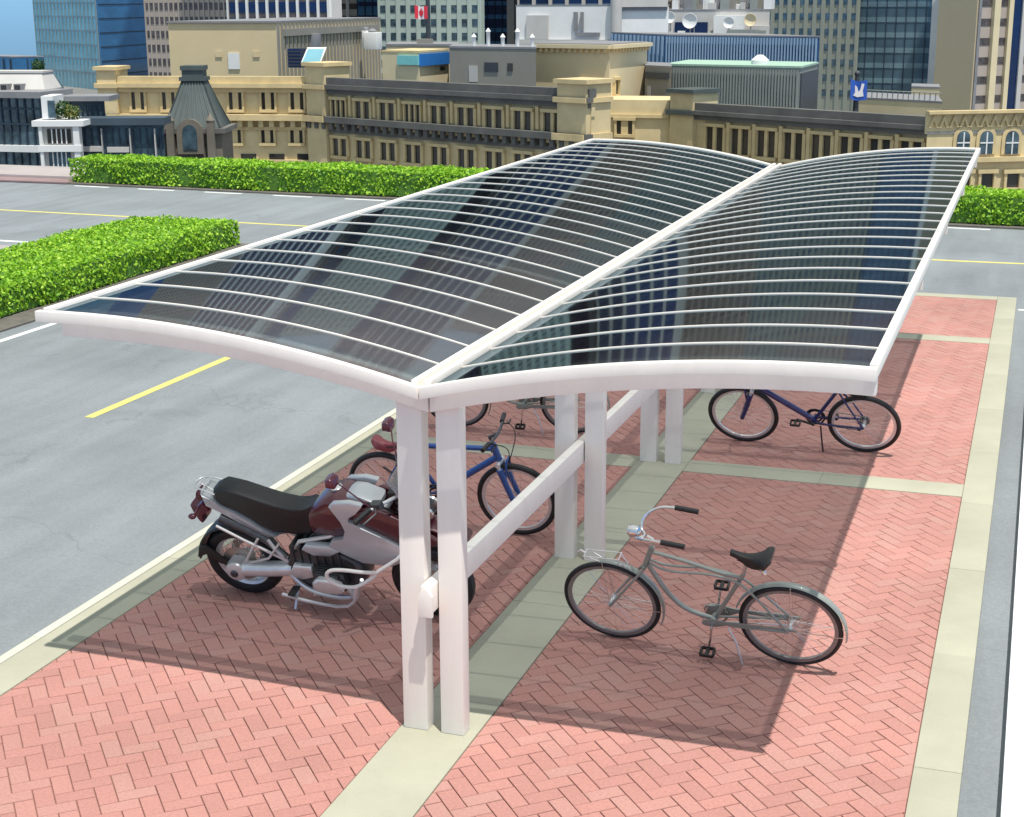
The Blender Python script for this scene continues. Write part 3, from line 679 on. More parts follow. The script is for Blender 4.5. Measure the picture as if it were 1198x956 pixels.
# seat: two rounded levels
part(MB().puff([(-.10, .90), (-.085, .955), (-.03, .985), (.10, .965), (.24, .925), (.40, .885), (.54, .868), (.63, .88), (.68, .905), (.70, .86), (.68, .76), (.655, .66), (.50, .635), (.34, .635), (.25, .67), (.17, .735), (.06, .80), (-.06, .845)], .086, 0, .10), 'seat', 'blackplastic', smooth=50, bevel=.006)
part(MB().puff([(-.185, .93), (-.10, .895), (-.05, .845), (.06, .795), (.17, .73), (.26, .665), (.36, .60), (.30, .585), (.18, .645), (.04, .735), (-.08, .80), (-.17, .84)], .100, 0, .10), 'tail_fairing', 'silver', smooth=50)
m = MB()
for s in (-1, 1): m.tube([(-.06, s*.085, .93), (-.15, s*.08, .955), (-.235, s*.06, .955), (-.25, 0, .955)], .006, 8, smooth=2)
m.tube([(-.16, -.08, .955), (-.16, .08, .955)], .005, 8); m.tube([(-.21, -.065, .955), (-.21, .065, .955)], .005, 8); m.tube([(-.12, 0, .90), (-.22, 0, .955)], .006, 8)
part(m, 'luggage_rack', 'alu')
part(MB().puff([(-.20, .90), (-.185, .84), (-.225, .83), (-.245, .87), (-.235, .905)], .06), 'tail_light', 'lamp')
part(MB().puff([(-.16, .80), (-.20, .83), (-.26, .79), (-.30, .80), (-.285, .73), (-.255, .66), (-.235, .64), (-.215, .72), (-.15, .765)], .075, 0, .1), 'plate_holder', 'lamp')
m = MB()
for s in (-1, 1): m.tube([(-.22, s*.06, .80), (-.22, s*.16, .79)], .007, 8).ball((-.225, s*.18, .79), .026, (1.2, 1, .8))
part(m, 'indicator', 'lamp')
part(MB().tube([(-.055, -.095, .735), (-.04, -.095, .730), (.12, -.095, .66), (.28, -.10, .58), (.42, -.12, .46)], (.038, .026), 16), 'muffler', 'engine', bevel=0)
m = MB()
for s in (-1, 1):
    y = s*.165 if s < 0 else .14
    m.tube([(-.06, y, .715), (.14, y, .61), (.43, y*.8, .435)], .011, 8); m.tube([(.10, y, .405), (.16, y, .50), (.24, y*.9, .625)], .010, 8)
    m.tube([(.13, y, .405), (.30, y, .47), (.40, y*.9, .60)], .009, 8); m.tube([(.32, y*.9, .625), (.36, y*.9, .54), (.43, y*.8, .43)], .012, 8)
    m.tube([(.43, s*.11, .44), (.55, s*.12, .62), (.80, s*.12, .70), (1.05, s*.08, .85)], .016, 8)
part(m, 'frame', 'alu')
# engine block, cylinders with fins, clutch housing
m = MB(); m.puff([(.42, .30), (.40, .42), (.46, .54), (.60, .60), (.82, .60), (.98, .52), (1.02, .40), (.98, .28), (.86, .21), (.54, .21)], .15, 0, .12)
for k in range(7): m.box(.48+.06*k, .50+.06*k, -.162, .162, .44, .60)
eg = part(m, 'engine', 'engine', smooth=40)
for s in (-1, 1):
    m = MB()
    for k in range(4): m.box(.67, .91, s*(.165+.024*k)-.006, s*(.165+.024*k)+.006, .325, .465)
    m.box(.69, .87, min(s*.15, s*.26), max(s*.15, s*.26), .335, .455)
    part(m, 'cylinder_fins', 'engine', eg)
    part(MB().puff([(.68, .36), (.685, .41), (.73, .45), (.82, .45), (.90, .415), (.915, .365), (.88, .335), (.75, .33)], .030, s*.28, .18), 'cylinder_head', 'alu', eg, smooth=50)
part(MB().puff([(.47, .40), (.50, .455), (.64, .46), (.65, .37), (.55, .335), (.48, .35)], .03, -.17, .12), 'gear_housing', 'alu', eg, smooth=50)
part(MB().tube([(.88, -.20, .34), (.95, -.20, .24), (.80, -.19, .20), (.55, -.17, .22), (.42, -.15, .36)], .020, 10, smooth=2), 'exhaust_pipe', 'alu')
m = MB().tube([(.38, -.23, .205), (.62, -.255, .185), (.88, -.26, .178), (.97, -.25, .25), (1.03, -.25, .40), (1.06, -.27, .47)], .013, 8, smooth=1)
m.tube([(.40, .20, .215), (.62, .215, .195), (.86, .22, .185), (.95, .21, .25), (1.02, .20, .42)], .011, 8, smooth=1)
for x in (.45, .62, .80): m.tube([(x, -.20, .207), (x, .20, .207)], .009, 8)
part(m, 'skid_rail', 'alu')
for s in (-1, 1):
    lp = [(.90, s*.34, .455), (.83, s*.345, .52), (.86, s*.34, .585), (.97, s*.33, .595), (1.10, s*.30, .565), (1.20, s*.26, .545), (1.10, s*.30, .475), (1.02, s*.33, .44)]
    part(MB().tube(lp, .0135, 10, closed=True, smooth=2).tube([(1.18, s*.27, .55), (1.32, s*.20, .63), (1.40, s*.12, .70)], .0135, 10).tube([(1.04, s*.325, .45), (.99, s*.27, .34), (.94, s*.22, .22)], .0135, 10), 'crash_bar', 'white')
part(MB().puff([(.45, .25), (.44, .235), (.50, .232), (.51, .247)], .05, -.22), 'foot_peg', 'blackplastic')
part(MB().tube([(.48, -.13, .26), (.47, -.25, .10), (.47, -.238, .085)], .010, 8), 'side_stand', 'alu')
# tank and body panels
part(MB().puff([(.645, .78), (.66, .885), (.72, .955), (.80, 1.01), (.90, 1.045), (.99, 1.03), (1.08, 1.0), (1.10, .90), (.98, .74), (.86, .695), (.74, .70), (.66, .715)], .140, 0, .16), 'fuel_tank', 'red', smooth=50)
part(MB().lathe([(.045, 0), (.045, .012), (.03, .02)], (.86, 0, 1.035), 'z', 18), 'fuel_cap', 'chrome')
part(MB().puff([(.94, 1.02), (.98, 1.056), (1.06, 1.05), (1.20, 1.0), (1.20, .965), (1.04, .98)], .085, 0, .2), 'tank_cover', 'silver', smooth=50)
for s in (-1, 1):
    part(MB().puff([(.865, 1.0), (.90, 1.035), (1.02, 1.055), (1.12, 1.04), (1.06, .97), (1.0, .93), (.99, .885), (1.10, .835), (1.26, .765), (1.38, .70), (1.38, .60), (1.26, .53), (1.04, .53), (.92, .58), (.80, .645), (.83, .70), (.92, .725), (.95, .80), (.93, .88)], .024, s*.150, .05), 'side_panel', 'silver', smooth=50)
    part(MB().puff([(1.07, .965), (1.16, 1.0), (1.32, .95), (1.50, .86), (1.62, .78), (1.60, .73), (1.46, .73), (1.36, .70), (1.24, .775), (1.10, .845), (1.01, .895), (1.02, .93)], .022, s*.128, .08), 'front_panel', 'red', smooth=50)
    part(MB().puff([(.62, .64), (.80, .645), (.88, .61), (.80, .56), (.66, .55), (.58, .59)], .03, s*.145, .1), 'side_cover', 'silver', smooth=50)
part(MB().puff([(1.40, .86), (1.56, .83), (1.74, .77), (1.80, .73), (1.70, .735), (1.55, .72), (1.42, .74)], .085, 0, .2), 'front_beak', 'red', smooth=50)
part(MB().puff([(1.36, .86), (1.34, 1.0), (1.42, 1.04), (1.52, .98), (1.55, .88), (1.48, .84)], .12, 0, .15), 'headlight_fairing', 'engine', smooth=50)
m = MB()
for s in (-1, 1): m.lathe([(.02, -.012), (.055, 0), (.06, .014), (.05, .024)], (1.52, s*.06, .93), 'y', 18)
part(m, 'headlight', 'chrome')
part(MB().slabxz([(1.38, 1.02), (1.35, 1.12), (1.30, 1.20), (1.308, 1.206), (1.36, 1.125), (1.392, 1.02)], -.10, .10), 'windscreen', 'screen', bevel=.002)
m = MB()
for s in (-1, 1): m.tube([(1.466, s*.085, .306), (1.36, s*.085, .62), (1.24, s*.085, .98)], (.026, .021), 14)
m.tube([(1.25, -.11, .97), (1.25, .11, .97)], .022).tube([(1.36, -.10, .64), (1.36, .10, .64)], .02)
part(m, 'front_fork', 'alu')
part(MB().ring((1.466, 0, .306), .325, [(.008, -.07), (.014, 0), (.008, .07), (-.004, .075), (.004, 0), (-.004, -.075)], 30, R(35), R(150)), 'front_mudguard', 'blackplastic')
DX = .13
m = MB().tube([(1.04+DX, -.38, 1.07), (1.10+DX, -.28, 1.10), (1.20+DX, -.13, 1.09), (1.22+DX, 0, 1.05), (1.20+DX, .13, 1.09), (1.10+DX, .28, 1.10), (1.04+DX, .38, 1.07)], .013, 10, smooth=1)
hb = part(m, 'handlebar', 'alu')
for s in (-1, 1):
    part(MB().tube([(1.105+DX, s*.27, 1.10), (1.035+DX, s*.39, 1.068)], .020, 12), 'grip', 'blackplastic', hb)
    part(MB().tube([(1.13+DX, s*.24, 1.11), (1.16+DX, s*.31, 1.10), (1.10+DX, s*.40, 1.07)], .007, 8).puff([(1.10+DX, 1.08), (1.10+DX, 1.13), (1.17+DX, 1.14), (1.18+DX, 1.09)], .03, s*.23), 'brake_lever', 'engine', hb)
    mx = .03 if s < 0 else .16
    part(MB().tube([(1.10+DX, s*.26, 1.11), (1.10+mx*.6, s*.30, 1.26), (1.03+mx, s*.33, 1.35)], .005, 8).puff([(.97+mx, 1.33), (.975+mx, 1.39), (1.01+mx, 1.405), (1.04+mx, 1.38), (1.035+mx, 1.325)], .05, s*.34, .25), 'mirror', 'lamp', hb, smooth=60)
m = MB().box(1.20+DX*.6, 1.28+DX*.6, -.08, .08, 1.03, 1.10)
for s in (-1, 1): m.tube([(1.14, s*.2, 1.10), (1.28, s*.16, 1.04), (1.34, s*.08, .92), (1.25, s*.05, .80)], .007, 8, smooth=2)
part(m, 'instrument_cluster', 'blackplastic', bevel=.008)
# ------------------------------------------------------------------ the city beyond the deck
class Face:
    """a vertical wall from A to B (left to right as seen from the deck)"""
    def __init__(s, A, B):
        s.A = np.array(A[:2], float); s.B = np.array(B[:2], float); v = s.B-s.A; s.L = float(np.linalg.norm(v)); s.e = v/s.L
        s.n = np.array([s.e[1], -s.e[0]])
    def sz(s, px, py):
        d = ray(px, py); t = (s.A-CAM[:2]).dot(s.n)/d[:2].dot(s.n); P = CAM+d*t
        return float((P[:2]-s.A).dot(s.e)), float(P[2])
    def box(s, m, s0, s1, z0, z1, n0, n1):
        q = lambda a, n: s.A+s.e*a+s.n*n
        P = [(*q(s0, n1), z0), (*q(s1, n1), z0), (*q(s1, n0), z0), (*q(s0, n0), z0), (*q(s0, n1), z1), (*q(s1, n1), z1), (*q(s1, n0), z1), (*q(s0, n0), z1)]
        m.hull8(P); return m
    def pbox(s, m, x0, y0, x1, y1, n0, n1):              # by survey bearings of two opposite corners
        a, zt = s.sz(x0, y0); c, zb = s.sz(x1, y1); return s.box(m, a, c, zb, zt, n0, n1)
def W2(px, g, py=90): return pix(px, py, g)[:2]
def building(name, label, cat, A, group=None): return thing(name, label, cat, (float(A[0]), float(A[1]), ZC), group=group)
def mass(t, A, B, C, ztop, m, name='wall', z0=ZC, roof=None, rz=.25):
    A, B, C = [np.array(p[:2], float) for p in (A, B, C)]; D = A+(C-B)
    if np.cross(B-A, C-B) < 0: pass
    o = MB().prism([tuple(A), tuple(B), tuple(C), tuple(D)], z0, ztop).build(name, m, t, smooth=0)
    if roof:
        c = (A+B+C+D)/4; P = [tuple(c+(p-c)*1.012) for p in (A, B, C, D)]
        MB().prism(P, ztop+.01, ztop+rz).build('roof', roof, t, smooth=0)
    return o
def deep(A, B, dep):                                      # back right corner of a rectangle of depth dep
    A, B = np.array(A[:2], float), np.array(B[:2], float); P = A if abs(A.dot(RGT[:2])) < abs(B.dot(RGT[:2])) else B
    return B+P/np.linalg.norm(P)*dep
def zat(px, py, g): return float(pix(px, py, g)[2])
def arched_pts(s0, s1, z0, z1, n=8):
    r = (s1-s0)/2; c = (s0+s1)/2; P = [(s0, z0), (s1, z0), (s1, z1-r)]
    for k in range(1, n): P.append((c+r*math.cos(PI*k/n), z1-r+r*math.sin(PI*k/n)))
    P.append((s0, z1-r)); return P
def plate(f, m, P, n0, n1):
    a = [m.b.verts.new((*(f.A+f.e*s+f.n*n0), z)) for s, z in P]; b = [m.b.verts.new((*(f.A+f.e*s+f.n*n1), z)) for s, z in P]; n = len(P)
    m.b.faces.new(a); m.b.faces.new(b[::-1])
    for i in range(n): m.b.faces.new((a[i], a[(i+1) % n], b[(i+1) % n], b[i]))
    return m
def stone_window(t, f, x0, y0, x1, y1, lights=2, trim='sandtrim', pane='pane', arch_=False):
    a, zt = f.sz(x0, y0); c, zb = f.sz(x1, y1); g = (c-a)/(lights*1.55+.55) if lights > 1 else 0; lw = g if lights > 1 else (c-a)
    fr = MB(); j = .22
    f.box(fr, a-j, c+j, zb-.28, zb-.02, 0.01, .36); f.box(fr, a-j-.1, c+j+.1, zt+.02, zt+.30, .01, .34)
    f.box(fr, a-j, a-.01, zb-.01, zt+.01, .01, .26); f.box(fr, c+.01, c+j, zb-.01, zt+.01, .01, .26)
    pn = MB(); xs = []
    if lights > 1:
        step = (c-a-lw)/(lights-1)
        for k in range(lights): xs.append((a+k*step, a+k*step+lw))
        for k in range(lights-1): f.box(fr, xs[k][1]+.01, xs[k+1][0]-.01, zb-.01, zt+.01, .01, .20)
    else: xs = [(a, c)]
    w_ = fr.build('window', trim, t, smooth=0)
    for s0, s1 in xs: f.box(pn, s0, s1, zb, zt, .005, .05)
    pn.build('pane', pane, w_, smooth=0)
def band_tower(name, label, A, B, C, ztop, wallm, bandm, floor, zoff, bandh, mull=0, mullm='mullion', z0=-18, mw=.35, cat='tower', group='city towers', md=.28):
    """tower whose storeys show as window bands on both faces we see"""
    t = building(name, label, cat, A, group); mass(t, A, B, C, ztop, wallm, roof='slate')
    fs = [Face(A, B), Face(B, C)]; z = z0+zoff; k = 0
    while z+bandh < ztop-.8 and k < 96:
        m = MB()
        for f in fs: f.box(m, .5, f.L-.5, z, z+bandh, .01, .10)
        m.build('window_band', bandm, t, smooth=0); z += floor; k += 1
    if mull:
        m = MB()
        for f in fs:
            n = max(2, int(f.L/mull))
            for i in range(n+1):
                s = f.L*i/n; f.box(m, max(0, s-mw/2), min(f.L, s+mw/2), ZC+.1, ztop-.3, .012, md)
        m.build('mullions', mullm, t, smooth=0)
    return t, fs

# ---- west stone building: lit wing, corner pavilion, long wing turned away from the sun
gA, gB, gC = 153, 150, 126
A, B, Cc = W2(115, gA), W2(361, gB), W2(692, gC, 110)
t = building('stone_building', 'long yellow sandstone building with paired windows behind the clipped hedge left of centre', 'building', A, 'sandstone civic buildings')
f1 = Face(A, B); f2 = Face(B, Cc)
z1 = zat(300, 88, 151); z2 = z1-.35
back = np.array(A)-f1.n*34
dpt = Cc*1.07
MB().prism([tuple(A), tuple(B), tuple(f2.B), tuple(dpt), tuple(B-f1.n*30+f1.e*2), tuple(back)], ZC, z1-2.3).build('wall', 'sand', t, smooth=0)
for f in (f1, f2): m = MB(); f.box(m, 0, f.L-.01, z1-2.299, z1-.6, -.5, 0); m.build('parapet', 'sand', t, smooth=0)
MB().prism([tuple(p) for p in (A-f1.n*.8+f1.e*.8, B-f1.n*.9-f1.e*.5, f2.B-f2.n*.9-f2.e*.6, dpt, B-f1.n*29+f1.e*2, back)], z1-2.29, z1-2.1).build('roof', 'leadroof', t, smooth=0)
for f, nm, x0, x1 in ((f1, 'a', 115, 361), (f2, 'b', 361, 692)):
    m = MB(); f.box(m, -.2, f.L+.2, z1-1.15, z1-.75, 0, .75); f.box(m, -.1, f.L+.1, z1-.74, z1-.1, -.5, .35)
    f.box(m, 0, f.L, z1-1.6, z1-1.16, 0, .35); m.build('cornice', 'sandtrim' if f is f1 else 'cornice', t, smooth=0)  # lit wing keeps sand colour; averted wing's shade is put into the cornice colour
zb = zat(300, 139, 151)
for f in (f1, f2):
    m = MB(); f.box(m, -.1, f.L+.2, zb-.1, zb+.45, 0, .95); f.box(m, 0, f.L, zb-1.05, zb-.75, 0, .25); m.build('belt_course', 'sandtrim' if f is f1 else 'cornice', t, smooth=0)  # belt and brackets of the averted wing carry the same painted shade
    m = MB(); n = int(f.L/1.05)
    for k in range(n): f.box(m, (k+.3)*f.L/n, (k+.72)*f.L/n, zb-.74, zb-.11, 0, .70)
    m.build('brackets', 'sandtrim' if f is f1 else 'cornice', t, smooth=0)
    m = MB(); f.box(m, 0, f.L, zb-4.25, zb-3.9, 0, .35); f.box(m, 0, f.L, zb-5.6, zb-5.3, 0, .2); m.build('sill_course', 'sandtrim', t, smooth=0)
for x in (154, 190, 232, 268, 306, 340):
    stone_window(t, f1, x, 106, x+16, 128, 2)
    stone_window(t, f1, x, 152, x+15, 167, 2)
for k in range(7): m = MB(); f1.pbox(m, 150+33*k, 180, 168+33*k, 187, .005, .06); m.build('window', 'pane', t, smooth=0)
s0 = f2.sz(397, 110)[0]; s1 = f2.sz(648, 120)[0]
for k in range(9):
    sa = s0+(s1-s0)*k/8; hw = .95
    class _F: pass
    def swin(sa, zt, zb_, l):
        fr = MB(); pn = MB(); ww = 2*hw; lw = ww/(l*1.5-.5)
        f2.box(fr, sa-hw-.25, sa+hw+.25, zb_-.3, zb_-.02, .01, .36); f2.box(fr, sa-hw-.3, sa+hw+.3, zt+.02, zt+.3, .01, .36)
        for i in range(l+1):
            x = sa-hw+i*lw*1.5-lw*.5; f2.box(fr, x+.02, x+lw*.5-.02, zb_-.01, zt+.01, .01, .24)
        for i in range(l): f2.box(pn, sa-hw+i*lw*1.5, sa-hw+i*lw*1.5+lw, zb_, zt, .005, .05)
        o = fr.build('window', 'sandtrim', t, smooth=0); pn.build('pane', 'pane', o, smooth=0)
    swin(sa, z1-2.15, z1-4.3, 3 if k in (0, 3) else 2); swin(sa, zb-1.6, zb-3.2, 2)
    m = MB(); f2.box(m, sa+1.65, sa+1.95, zb+.6, z1-1.7, .01, .4); m.build('pilaster', 'sandtrim', t, smooth=0)
    m = MB(); f2.box(m, sa-.9, sa+.9, zb-5.2, zb-4.5, .005, .06); m.build('window', 'pane', t, smooth=0)
for f, px0, px1, top in ((f1, 115, 137, 82), (f2, 362, 384, 77), (f2, 657, 691, 97)):
    sa, zt = f.sz(px0, top); sb, _ = f.sz(px1, top); m = MB(); f.box(m, sa, sb, ZC, zt, -2.6, .55); o = m.build('corner_pavilion', 'sand', t, smooth=0)
    m = MB(); f.box(m, sa-.25, sb+.25, zt+.005, zt+.35, -2.8, .8); f.box(m, sa-.2, sb+.2, z1-1.2, z1-.8, -2.7, .9); f.box(m, sa-.15, sb+.15, zb-.1, zb+.45, -2.7, 1.1); m.build('cornice', 'sandtrim', t, smooth=0)
m = MB(); sa, zt = f1.sz(126, 80); m.lathe([(1.0, zt-.6), (1.05, zt-.1), (.7, zt+.05), (.1, zt+.2)], (*(f1.A+f1.e*sa-f1.n*1.0), 0), 'z', 14).build('turret_cap', 'sandtrim', t)

# ---- east stone building
A, B, Cc = W2(686, 143, 120), W2(786, 141, 120), W2(1122, 119, 150)
f1 = Face(A, B); f2 = Face(B, Cc)
t = building('stone_building', 'low sandstone range with a row of paired windows seen over the right roof wing', 'building', A, 'sandstone civic buildings')
z1 = zat(900, 125, 133); zl = zat(700, 117, 142)
MB().prism([tuple(A), tuple(B), tuple(f2.B), tuple(f2.B*1.08), tuple(B-f1.n*26+f1.e*3), tuple(A-f1.n*26)], ZC, z1-2.3).build('wall', 'sand', t, smooth=0)
MB().prism([tuple(p) for p in (A-f1.n*.6+f1.e*.3, B-f1.n*.8, f2.B-f2.n*.7-f2.e*.3, f2.B*1.075, B-f1.n*25+f1.e*3, A-f1.n*25)], z1-2.29, z1-2.1).build('roof', 'leadroof', t, smooth=0)
m = MB(); f1.box(m, 0, f1.L-.2, z1-2.299, zl, -6, 0); m.build('attic_wall', 'sand', t, smooth=0); m = MB(); f2.box(m, 0, f2.L-.01, z1-2.299, z1-.66, -.5, -.001); m.build('parapet', 'sand', t, smooth=0)
m = MB(); f1.box(m, 0, f1.L, zl-1.6, zl-1.3, .01, .25); m.build('sill_course', 'sandtrim', t, smooth=0)
m = MB(); f2.box(m, -.1, f2.L+.1, z1-1.0, z1-.65, 0, .75); f2.box(m, 0, f2.L, z1-.64, z1, -.5, .35); f2.box(m, 0, f2.L, z1-1.45, z1-1.01, 0, .35); m.build('cornice', 'cornice', t, smooth=0)  # shade of this averted wing painted into cornice and belt colour
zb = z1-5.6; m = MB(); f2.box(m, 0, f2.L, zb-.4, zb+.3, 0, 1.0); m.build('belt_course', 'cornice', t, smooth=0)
stone_window(t, f1, 722, 141, 740, 157, 2); stone_window(t, f1, 690, 141, 704, 157, 2)
s0 = f2.sz(838, 140)[0]; s1 = f2.sz(1068, 160)[0]; hw = .95
for k in range(8):
    sa = s0+(s1-s0)*k/7; swin(sa, z1-2.0, z1-4.2, 2)
    m = MB(); f2.box(m, sa+1.5, sa+1.85, zb+.5, z1-1.5, .01, .4); m.build('pilaster', 'sandtrim', t, smooth=0)
for px0, px1, top in ((789, 816, 108), (1093, 1121, 137)):
    sa, zt = f2.sz(px0, top); sb, _ = f2.sz(px1, top); m = MB(); f2.box(m, sa, sb, ZC, zt, -2.8, .55); m.build('corner_pavilion', 'sand', t, smooth=0)
    m = MB(); f2.box(m, sa-.25, sb+.25, zt+.005, zt+.35, -3, .85); f2.box(m, sa-.2, sb+.2, z1-1.1, z1-.7, -2.9, .9); m.build('cornice', 'leadroof', t, smooth=0)

# ---- ornate building at the right
A, B = W2(1084, 116, 170), W2(1260, 118, 170); f = Face(A, B)
t = building('ornate_building', 'ornate yellow brick building with arched windows above the right end of the hedge', 'building', A)
zt = zat(1150, 124, 117); mass(t, A, B, deep(A, B, 14), zt-2.0, 'sand', roof='slate', rz=.15); m = MB(); f.box(m, 0, f.L, zt-1.999, zt-.3, -.5, .001); m.build('parapet', 'sand', t, smooth=0)
m = MB(); f.box(m, -.15, f.L+.15, zt-.5, zt-.28, -.2, .5); m.build('cornice', 'sandtrim', t, smooth=0)
m = MB(); n = 15
for k in range(n):
    s = f.L*(k+.5)/n; plate(f, m, [(s-.40, zt-1.5), (s-.02, zt-.62), (s+.02, zt-.62), (s+.40, zt-1.5), (s+.20, zt-1.5), (s, zt-1.0), (s-.20, zt-1.5)], .01, .20)
m.build('gable_frieze', 'sandtrim', t, smooth=0)
for px in (1126, 1153, 1183, 1213, 1243):
    a, zt_ = f.sz(px-6.5, 153); c, zb_ = f.sz(px+6.5, 180); m = MB()
    P = arched_pts(a-.28, c+.28, zb_, zt_+.3); plate(f, m, P, .01, .12); o = m.build('window', 'sandtrim', t, smooth=0)
    m = MB(); plate(f, m, arched_pts(a, c, zb_, zt_), .13, .18); p_ = m.build('pane', 'paneblue', o, smooth=0)
    m = MB(); f.box(m, (a+c)/2-.05, (a+c)/2+.05, zb_, zt_-.1, .19, .23); f.box(m, a, c, zb_+.8, zb_+.9, .19, .22); m.build('glazing_bar', 'whitewall', o, smooth=0)
    stone_window(t, f, px-6, 203, px+7, 219, 1)
m = MB(); s_, z_ = f.sz(1150, 186); f.box(m, -.05, f.L, z_-.2, z_+.15, 0, .4); m.build('belt_course', 'sandtrim', t, smooth=0)

# ---- domed turret
g = 119; cpt = pix(225, 150, g); half = 37*g/FOC*.98
A, B = W2(190, g, 170), W2(260, g, 170); f = Face(A, B); dep = f.L
t = building('domed_turret', 'dark stone turret with ribbed green copper mansard dome and flat cap', 'turret', A)
zs = zat(225, 150, g); zt = zat(225, 96, g); ztt = zat(225, 78, g)
cen = (f.A+f.B)/2-f.n*dep/2; ang = math.atan2(f.e[1], f.e[0])
def sq(h): return [tuple(cen+f.e*a*h+f.n*c*h) for a, c in ((-1, 1), (1, 1), (1, -1), (-1, -1))]
MB().prism(sq(dep/2), ZC, zs-.4).build('wall', 'darkstone', t, smooth=0)
m = MB().prism(sq(dep/2+.35), zs-.39, zs-.02); m.build('cornice', 'cornice', t, smooth=0)
m = MB(); prof = []
for k in range(11):
    q = k/10; prof.append((dep/2*(.95-.60*q-.02*math.sin(PI*q)), zs+(zt-zs)*q))
rings = [[m.b.verts.new((p[0], p[1], z)) for p in sq(h)] for h, z in prof]
for a, c in zip(rings, rings[1:]):
    for k in range(4): m.b.faces.new((a[k], c[k], c[(k+1) % 4], a[(k+1) % 4]))
m.b.faces.new(rings[0]); m.b.faces.new(rings[-1]); dome = m.build('dome', 'leadroof', t, smooth=30)
m = MB()
for side in range(4):
    for q in np.linspace(-1, 1, 9):
        pts = []
        for h, z in prof:
            P = sq(h*1.01); a, c = np.array(P[side]), np.array(P[(side+1) % 4]); p = a+(c-a)*(q+1)/2; pts.append((p[0], p[1], z))
        m.tube(pts, .07, 5)
m.build('ribs', 'leadroof', dome, smooth=40)
h0 = prof[-1][0]
MB().prism(sq(h0*1.25), zt+.01, zt+.3).prism(sq(h0*1.0), zt+.31, ztt-.35).prism(sq(h0*1.12), ztt-.34, ztt).build('cap', 'leadroof', t, smooth=0)
m = MB(); plate(f, m, arched_pts(dep/2-1.0, dep/2+1.0, zs-1.9, zs+.75), .35, .75); o = m.build('dormer', 'darkstone', t, smooth=0)
m = MB(); plate(f, m, arched_pts(dep/2-.55, dep/2+.55, zs-1.6, zs+.3), .76, .8); m.build('pane', 'paneblue', o, smooth=0)
for sg in (-1, 1):
    s = dep/2+sg*1.55; m = MB(); f.box(m, s-.28, s+.28, zs-3, zs+.4, .01, .6); m.lathe([(.3, zs+.41), (.34, zs+.6), (.15, zs+.9), (.02, zs+1.2)], (*(f.A+f.e*s+f.n*.3), 0), 'z', 10); m.build('pinnacle', 'darkstone', t, smooth=40)
    m = MB(); f.box(m, s-.5, s+.5, zs-2.6, zs-1.2, .005, .05)
g2 = Face(*[np.array(p) for p in (sq(dep/2)[1], sq(dep/2)[2])])


# ---- white framed apartment building at the left
g = 112
A, B = W2(-60, 114, 140), W2(49, 112, 140); f = Face(A, B)
t = building('apartment_building', 'modern apartment building with white frames and blue glass at far left', 'building', A)
zr = zat(20, 114, 113); mass(t, A, B, deep(A, B, 5), zr, 'paneblue', 'glass_wall')
m = MB(); f.box(m, -.3, f.L+.3, zr+.01, zr+.45, -4, .5); m.build('roof', 'slate', t, smooth=0)
for y0, y1 in ((168, 178), (197, 204)):
    m = MB(); f.pbox(m, -60, y0, 49, y1, .01, .35); m.build('floor_band', 'whitewall', t, smooth=0)
m = MB(); n = 12
for k in range(n+1): f.box(m, f.L*k/n-.06, f.L*k/n+.06, ZC, zr, .01, .12)
for yy in (127, 145): s_, z_ = f.sz(20, yy); f.box(m, 0, f.L, z_-.06, z_+.06, .01, .13)
m.build('mullions', 'mulliondark', t, smooth=0)
P0, P1 = W2(-60, 115.5, 100), W2(52, 114.5, 100); zp = zat(20, 86, 115); fp_ = Face(P0, P1)
MB().prism([tuple(P0), tuple(P1), tuple(P1-fp_.n*3), tuple(P0-fp_.n*3)], zr+.46, zp, [tuple(P0-fp_.n*.8), tuple(P1-fp_.e*.5-fp_.n*.8), tuple(P1-fp_.n*2.6-fp_.e*.5), tuple(P0-fp_.n*2.6)]).build('penthouse', 'palestone', t, smooth=0)
m = MB(); fp_.box(m, -.2, fp_.L-.4, zp+.005, zp+.15, -2.6, -.7); m.build('roof', 'palestone', t, smooth=0)
for px in (-20, 8, 24):
    a, zt_ = fp_.sz(px-5, 98); c, zb_ = fp_.sz(px+5, 107); m = MB(); fp_.box(m, a, c, zb_, zt_, -.4, .5); o = m.build('dormer', 'slate', t, smooth=0)
    m = MB(); fp_.box(m, a+.1, c-.1, zb_+.08, zt_-.08, .505, .55); m.build('pane', 'pane', o, smooth=0)
# bay with balcony
A2, B2 = W2(46, 109.5, 170), W2(97, 109.5, 170); fb = Face(A2, B2)
za = zat(70, 141, 109.5)
mass(t, A2, B2, deep(A2, B2, 6), za-.4, 'palestone', 'bay_wall')
m = MB(); fb.box(m, -.3, fb.L+.25, za-.39, za, -6, .4); m.build('balcony_slab', 'whitewall', t, smooth=0)
for (x0, y0, x1, y1) in ((55, 151, 84, 168), (57, 178, 84, 196)):
    m = MB(); fb.pbox(m, x0, y0, x1, y1, .005, .06); o = m.build('window', 'paneblue' if y0 > 160 else 'pane', t, smooth=0)
    m = MB(); a, zt_ = fb.sz(x0, y0); c, zb_ = fb.sz(x1, y1)
    for q in range(1, 5): fb.box(m, a+(c-a)*q/5-.04, a+(c-a)*q/5+.04, zb_, zt_, .061, .10)
    m.build('glazing_bar', 'whitewall', o, smooth=0)
for (x0, x1) in ((46, 54), (86, 97)):
    m = MB(); fb.pbox(m, x0, 147, x1, 200, .01, .30); m.build('pillar', 'whitewall', t, smooth=0)
m = MB(); fb.pbox(m, 46, 170, 97, 177, .01, .36); m.build('floor_band', 'whitewall', t, smooth=0)
m = MB(); fb.pbox(m, 46, 113, 62, 140, -3, -.3); m.build('stair_head', 'whitewall', t, smooth=0)
